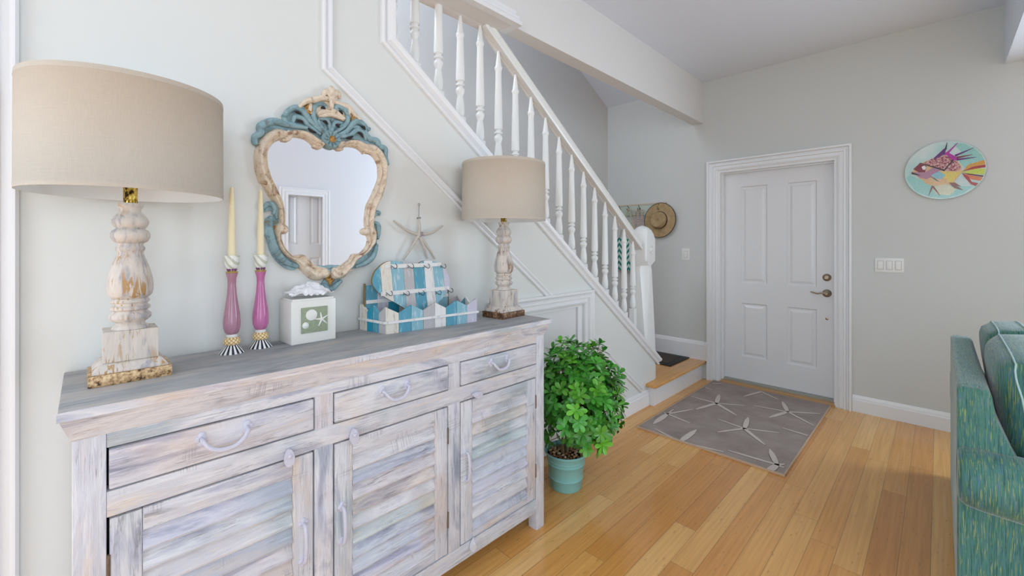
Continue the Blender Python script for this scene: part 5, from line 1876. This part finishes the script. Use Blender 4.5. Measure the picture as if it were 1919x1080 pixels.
m = NT('chevron')
sp = m.n('ShaderNodeSeparateXYZ')
m.l(m.coord(), sp.inputs[0])
zig = m.math('ABSOLUTE', m.math('SUBTRACT', m.math('FRACT', m.math('MULTIPLY', sp.outputs[0], 16.0)), .5))
q = m.math('FRACT', m.math('MULTIPLY', m.math('ADD', sp.outputs[2], m.math('MULTIPLY', zig, .075)), 15.0))
M['chevron'] = m.fin(m.ramp(q, [(.46, srgb(30, 128, 116)), (.54, srgb(206, 222, 216))]), .85)
tw = thing('chevron_bag', 'teal and white chevron tote bag hanging from the coat rack', 'bag', (-2.46, YD - .055, 1.05))
m = MB()
vs, fs = [], []
nu, nv = 16, 16
for s_ in (0, 1):
    for i in range(nu + 1):
        for j in range(nv + 1):
            u, v = i / nu, j / nv
            x = (u - .5) * .30 * (1 - .06 * v)
            th = .028 * sin(pi * u) ** .5 * (1 - .5 * v) + .004
            vs.append((x, -th if s_ == 0 else th * .3 + .002, v * .36 - .012 * sin(pi * u) * (1 - v)))
st_ = (nu + 1) * (nv + 1)
for i in range(nu):
    for j in range(nv):
        q = i * (nv + 1) + j
        fs.append((q, q + nv + 1, q + nv + 2, q + 1))
        fs.append((st_ + q, st_ + q + 1, st_ + q + nv + 2, st_ + q + nv + 1))
for j in range(nv):
    fs.append((j, j + 1, st_ + j + 1, st_ + j))
    q = nu * (nv + 1) + j
    fs.append((q + 1, q, st_ + q, st_ + q + 1))
for i in range(nu):
    q = i * (nv + 1)
    fs.append((q, st_ + q, st_ + q + nv + 1, q + nv + 1))
m.add(vs, fs)
m.build('bag_body', M['chevron'], tw, smooth=60)
m = MB()
m.tube(smooth_path([(-.09, -.012, .35), (-.05, -.014, .50), (.01, -.005, .665), (.015, .0, .67), (.03, -.008, .66), (.07, -.014, .50), (.10, -.012, .35)], 6), .006, 8)
m.build('strap', plain('bag_strap', srgb(196, 176, 150), .8, nscale=80, var=.1), tw)
# string of shells
sh = thing('shell_garland', 'string of pale pink shells hanging from the coat rack', 'garland', (-2.33, YD - .045, 1.70))
m = MB()
rs = random.Random(9)
for s_ in range(3):
    x0_ = -.045 + .045 * s_
    for k in range(9):
        m.lathe([(.001, -.011), (.010, -.004), (.013, .003), (.004, .012), (.001, .013)], 10, (x0_ + rs.uniform(-.004, .004), rs.uniform(-.015, .0), .0 - k * .024))
m.build('shells', plain('pink_shells', srgb(214, 190, 178), .6, nscale=60, var=.15), sh, smooth=60)
m = MB()
for s_ in range(3):
    m.tube([(-.045 + .045 * s_, -.005, -.2), (-.045 + .045 * s_, -.006, -.0), (0, -.004, .015)], .0012, 5)
m.build('string', M['star'], sh)

# door mat on the landing
mt = thing('door_mat', 'black rubber-edged mat lying on the landing beside the newel post', 'mat', (-2.17, 4.105, LZ))
m = MB()
m.box((-.39, -.222, .0005), (.39, .21, .010))
m.build('rubber_border', plain('black_rubber', (.012, .012, .013), .55), mt, bevel=.004, smooth=30)
m = MB()
m.box((-.33, -.165, .0102), (.33, .155, .0125))
m.build('carpet_insert', plain('brown_coir', srgb(72, 64, 56), .95, nscale=200, var=.2, bump=.5), mt)

# ================================================================ sofa
def fabric():
    m = NT('teal_tweed')
    v = m.coord((380, 12, 10))
    a = m.noise(v, 1.0, 3, .6)
    v2 = m.coord((330, 16, 13))
    b = m.noise(v2, 1.3, 2, .6)
    base = m.ramp(a, [(.34, srgb(34, 80, 74)), (.45, srgb(56, 110, 98)), (.56, srgb(78, 130, 112)), (.70, srgb(54, 96, 104))])
    c = m.mix(m.ramp(b, [(.58, 0.0), (.64, .8)]), base, srgb(160, 166, 84))
    v3 = m.coord((360, 12, 10))
    d = m.noise(v3, 1.7, 2, .6)
    c = m.mix(m.ramp(d, [(.57, 0.0), (.63, .7)]), c, srgb(86, 122, 160))
    m.bump(a, .3, .003)
    m.b.inputs['Sheen Weight'].default_value = .4
    m.b.inputs['Sheen Roughness'].default_value = .4
    return m.fin(c, .75)


M['tweed'] = fabric()
M['piping'] = plain('pale_piping', srgb(176, 204, 204), .7, nscale=80, var=.06)
sf = thing('sofa', 'teal and green tweed sofa seen from behind at the right edge', 'sofa', (.045, 0, 0))
YA, YB = 2.105, 3.50     # near and far arm body


def hull(m, secs):
    stack(m, secs)


# back frame: wedge seen from the side, thin on top
m = MB()
prof = [(0, .04), (.24, .04), (.215, .45), (.135, .62), (.092, .74), (.082, .815), (.070, .834), (.012, .836), (.0, .825)]
vs, fs = [], []
ys = [2.16 + (3.36 - 2.16) * i / 12 for i in range(13)]
for i, y in enumerate(ys):
    for x, z in prof:
        sag = .006 * sin(pi * i / 12)
        vs.append((x, y, z - sag if z > .7 else z))
n = len(prof)
for i in range(12):
    for k in range(n):
        l = (k + 1) % n
        fs.append((i * n + k, i * n + l, (i + 1) * n + l, (i + 1) * n + k))
fs += [list(range(n)), [12 * n + k for k in range(n - 1, -1, -1)]]
m.add(vs, fs)
m.build('back_frame', M['tweed'], sf, bevel=.006, bseg=2, smooth=50)


def arm(y, sgn):
    """rolled arm: panel with a roll bulging to the outside"""
    m = MB()
    # lower panel
    m.box((.004, min(y, y + .13 * sgn), .04), (.93, max(y, y + .13 * sgn), .52))
    # roll: closed section swept along x
    sec = []
    for k in range(22):
        a = 2 * pi * k / 22
        sec.append((.0 + .118 * cos(a), .535 + .100 * sin(a)))
    vs, fs = [], []
    xs = [0, .004, .02, .05, .12, .3, .6, .85, .91, .935, .94]
    sc = [.70, .86, .95, .99, 1, 1, 1, 1, .96, .88, .7]
    cy = y + .045 * sgn
    for x, s_ in zip(xs, sc):
        for dy, z in sec:
            vs.append((x, cy + dy * s_, .535 + (z - .535) * s_ - .010 * sin(x * 3)))
    n = len(sec)
    for i in range(len(xs) - 1):
        for k in range(n):
            l = (k + 1) % n
            fs.append((i * n + k, i * n + l, (i + 1) * n + l, (i + 1) * n + k))
    fs += [list(range(n)), [(len(xs) - 1) * n + k for k in range(n - 1, -1, -1)]]
    m.add(vs, fs)
    return m.build('arm', M['tweed'], sf, smooth=60)


arm(YA, 1)
arm(YB, -1)
m = MB()
m.box((.03, 2.23, .10), (.90, 3.37, .30))
m.build('base', M['tweed'], sf, bevel=.01, smooth=40)


def cushion(name, c, dims, rot, seedv, parent=sf, piping=True, gather=0.0):
    """plump box cushion: x thick, y wide, z tall"""
    hx, hy, hz = dims[0] / 2, dims[1] / 2, dims[2] / 2
    mt_ = Matrix.Translation(c) @ rot
    m = MB()
    N = 20
    rr = random.Random(seedv)
    grid = {}

    def shape(u, v, s_):
        # u along y, v along z (-1..1)
        ed = (1 - abs(u) ** 5) * (1 - abs(v) ** 5)
        bul = .42 + .58 * max(0, ed) ** .5
        pin = 1 - .05 * (abs(u) ** 3) * (abs(v) ** 3)
        wr = .009 * sin(30 * u + 3 * v + seedv) * max(0, abs(v) - .5) * (1 - abs(v) ** 6) * 3 * gather
        return Vector((s_ * hx * bul + wr, u * hy * pin, v * hz * pin))
    vs, fs = [], []
    for s_ in (-1, 1):
        for i in range(N + 1):
            for j in range(N + 1):
                u, v = -1 + 2 * i / N, -1 + 2 * j / N
                vs.append(mt_ @ shape(u, v, s_))
    st_ = (N + 1) ** 2
    for i in range(N):
        for j in range(N):
            q = i * (N + 1) + j
            fs.append((q, q + 1, q + N + 2, q + N + 1))
            fs.append((st_ + q, st_ + q + N + 1, st_ + q + N + 2, st_ + q + 1))
    b = [i * (N + 1) for i in range(N + 1)] + [N * (N + 1) + j for j in range(1, N + 1)] + [i * (N + 1) + N for i in range(N - 1, -1, -1)] + [j for j in range(N - 1, 0, -1)]
    for k in range(len(b)):
        l = (k + 1) % len(b)
        # gusset bulging out
        a0, a1 = b[k], b[l]
        fs.append((a0, a1, st_ + a1, st_ + a0))
    m.add(vs, fs)
    o = m.build(name, M['tweed'], parent, smooth=75)
    if piping:
        m = MB()
        for s_ in (-1, 1):
            pts = [vs[(0 if s_ < 0 else st_) + q] for q in b]
            w2 = []
            for k, p in enumerate(pts):
                w2.append(p + Vector((rr.uniform(-1, 1), rr.uniform(-1, 1), rr.uniform(-1, 1))) * .0004)
            m.tube(w2, .0028, 8, closed=True)
        m.build('piping', M['piping'], o)
    return o


rot = Matrix.Rotation(rad(-7), 4, 'Y')
cushion('back_cushion', Vector((.214, 2.56, .695)), (.21, .60, .50), rot @ Matrix.Rotation(rad(2), 4, 'X'), 1, gather=1)
cushion('back_cushion', Vector((.215, 3.115, .71)), (.20, .50, .48), rot @ Matrix.Rotation(rad(-2), 4, 'X'), 2, gather=1)
for k, (ya, yb) in enumerate(((2.235, 2.795), (2.805, 3.365))):
    m = MB()
    m.box((.22, ya, .30), (.93, yb, .455))
    m.build('seat_cushion', M['tweed'], sf, bevel=.03, bseg=4, smooth=60)
for (fx_, fy_) in ((.03, 2.13), (.88, 2.13), (.03, 3.42), (.88, 3.42)):
    m = MB()
    m.lathe([(.018, 0), (.024, .045)], 14, (fx_ + .02, fy_ + .02, 0))
    m.build('foot', M['hatband'], sf)

# windows (frames only are needed, the light stands in them)
def window(n, ax, pos, c, sx, z0, z1):
    m = MB()
    P_ = {'y+': lambda p, h: (p[0], pos + h, p[1]), 'y-': lambda p, h: (p[0], pos - h, p[1]), 'x-': lambda p, h: (pos - h, p[0], p[1]), 'x+': lambda p, h: (pos + h, p[0], p[1])}[ax]
    a, b = c - sx / 2, c + sx / 2
    m.sweep([(a, z0), (b, z0), (b, z1), (a, z1)], [(0, 0), (0, .03), (.08, .03), (.09, .0)], P_, side=-1, closed=True)
    struct(m.build('window_%d' % n, M['trim'], smooth=0))


window(1, 'y+', -3.5, .6, 2.7, .5, 2.5)
window(2, 'x-', 4.0, -1.0, 2.7, .45, 2.45)
window(3, 'y-', 4.34, 1.75, 1.56, .27, 2.43)
window(4, 'x+', XW, -1.75, 2.5, .10, 2.2)
for mm in bpy.data.materials:
    pass
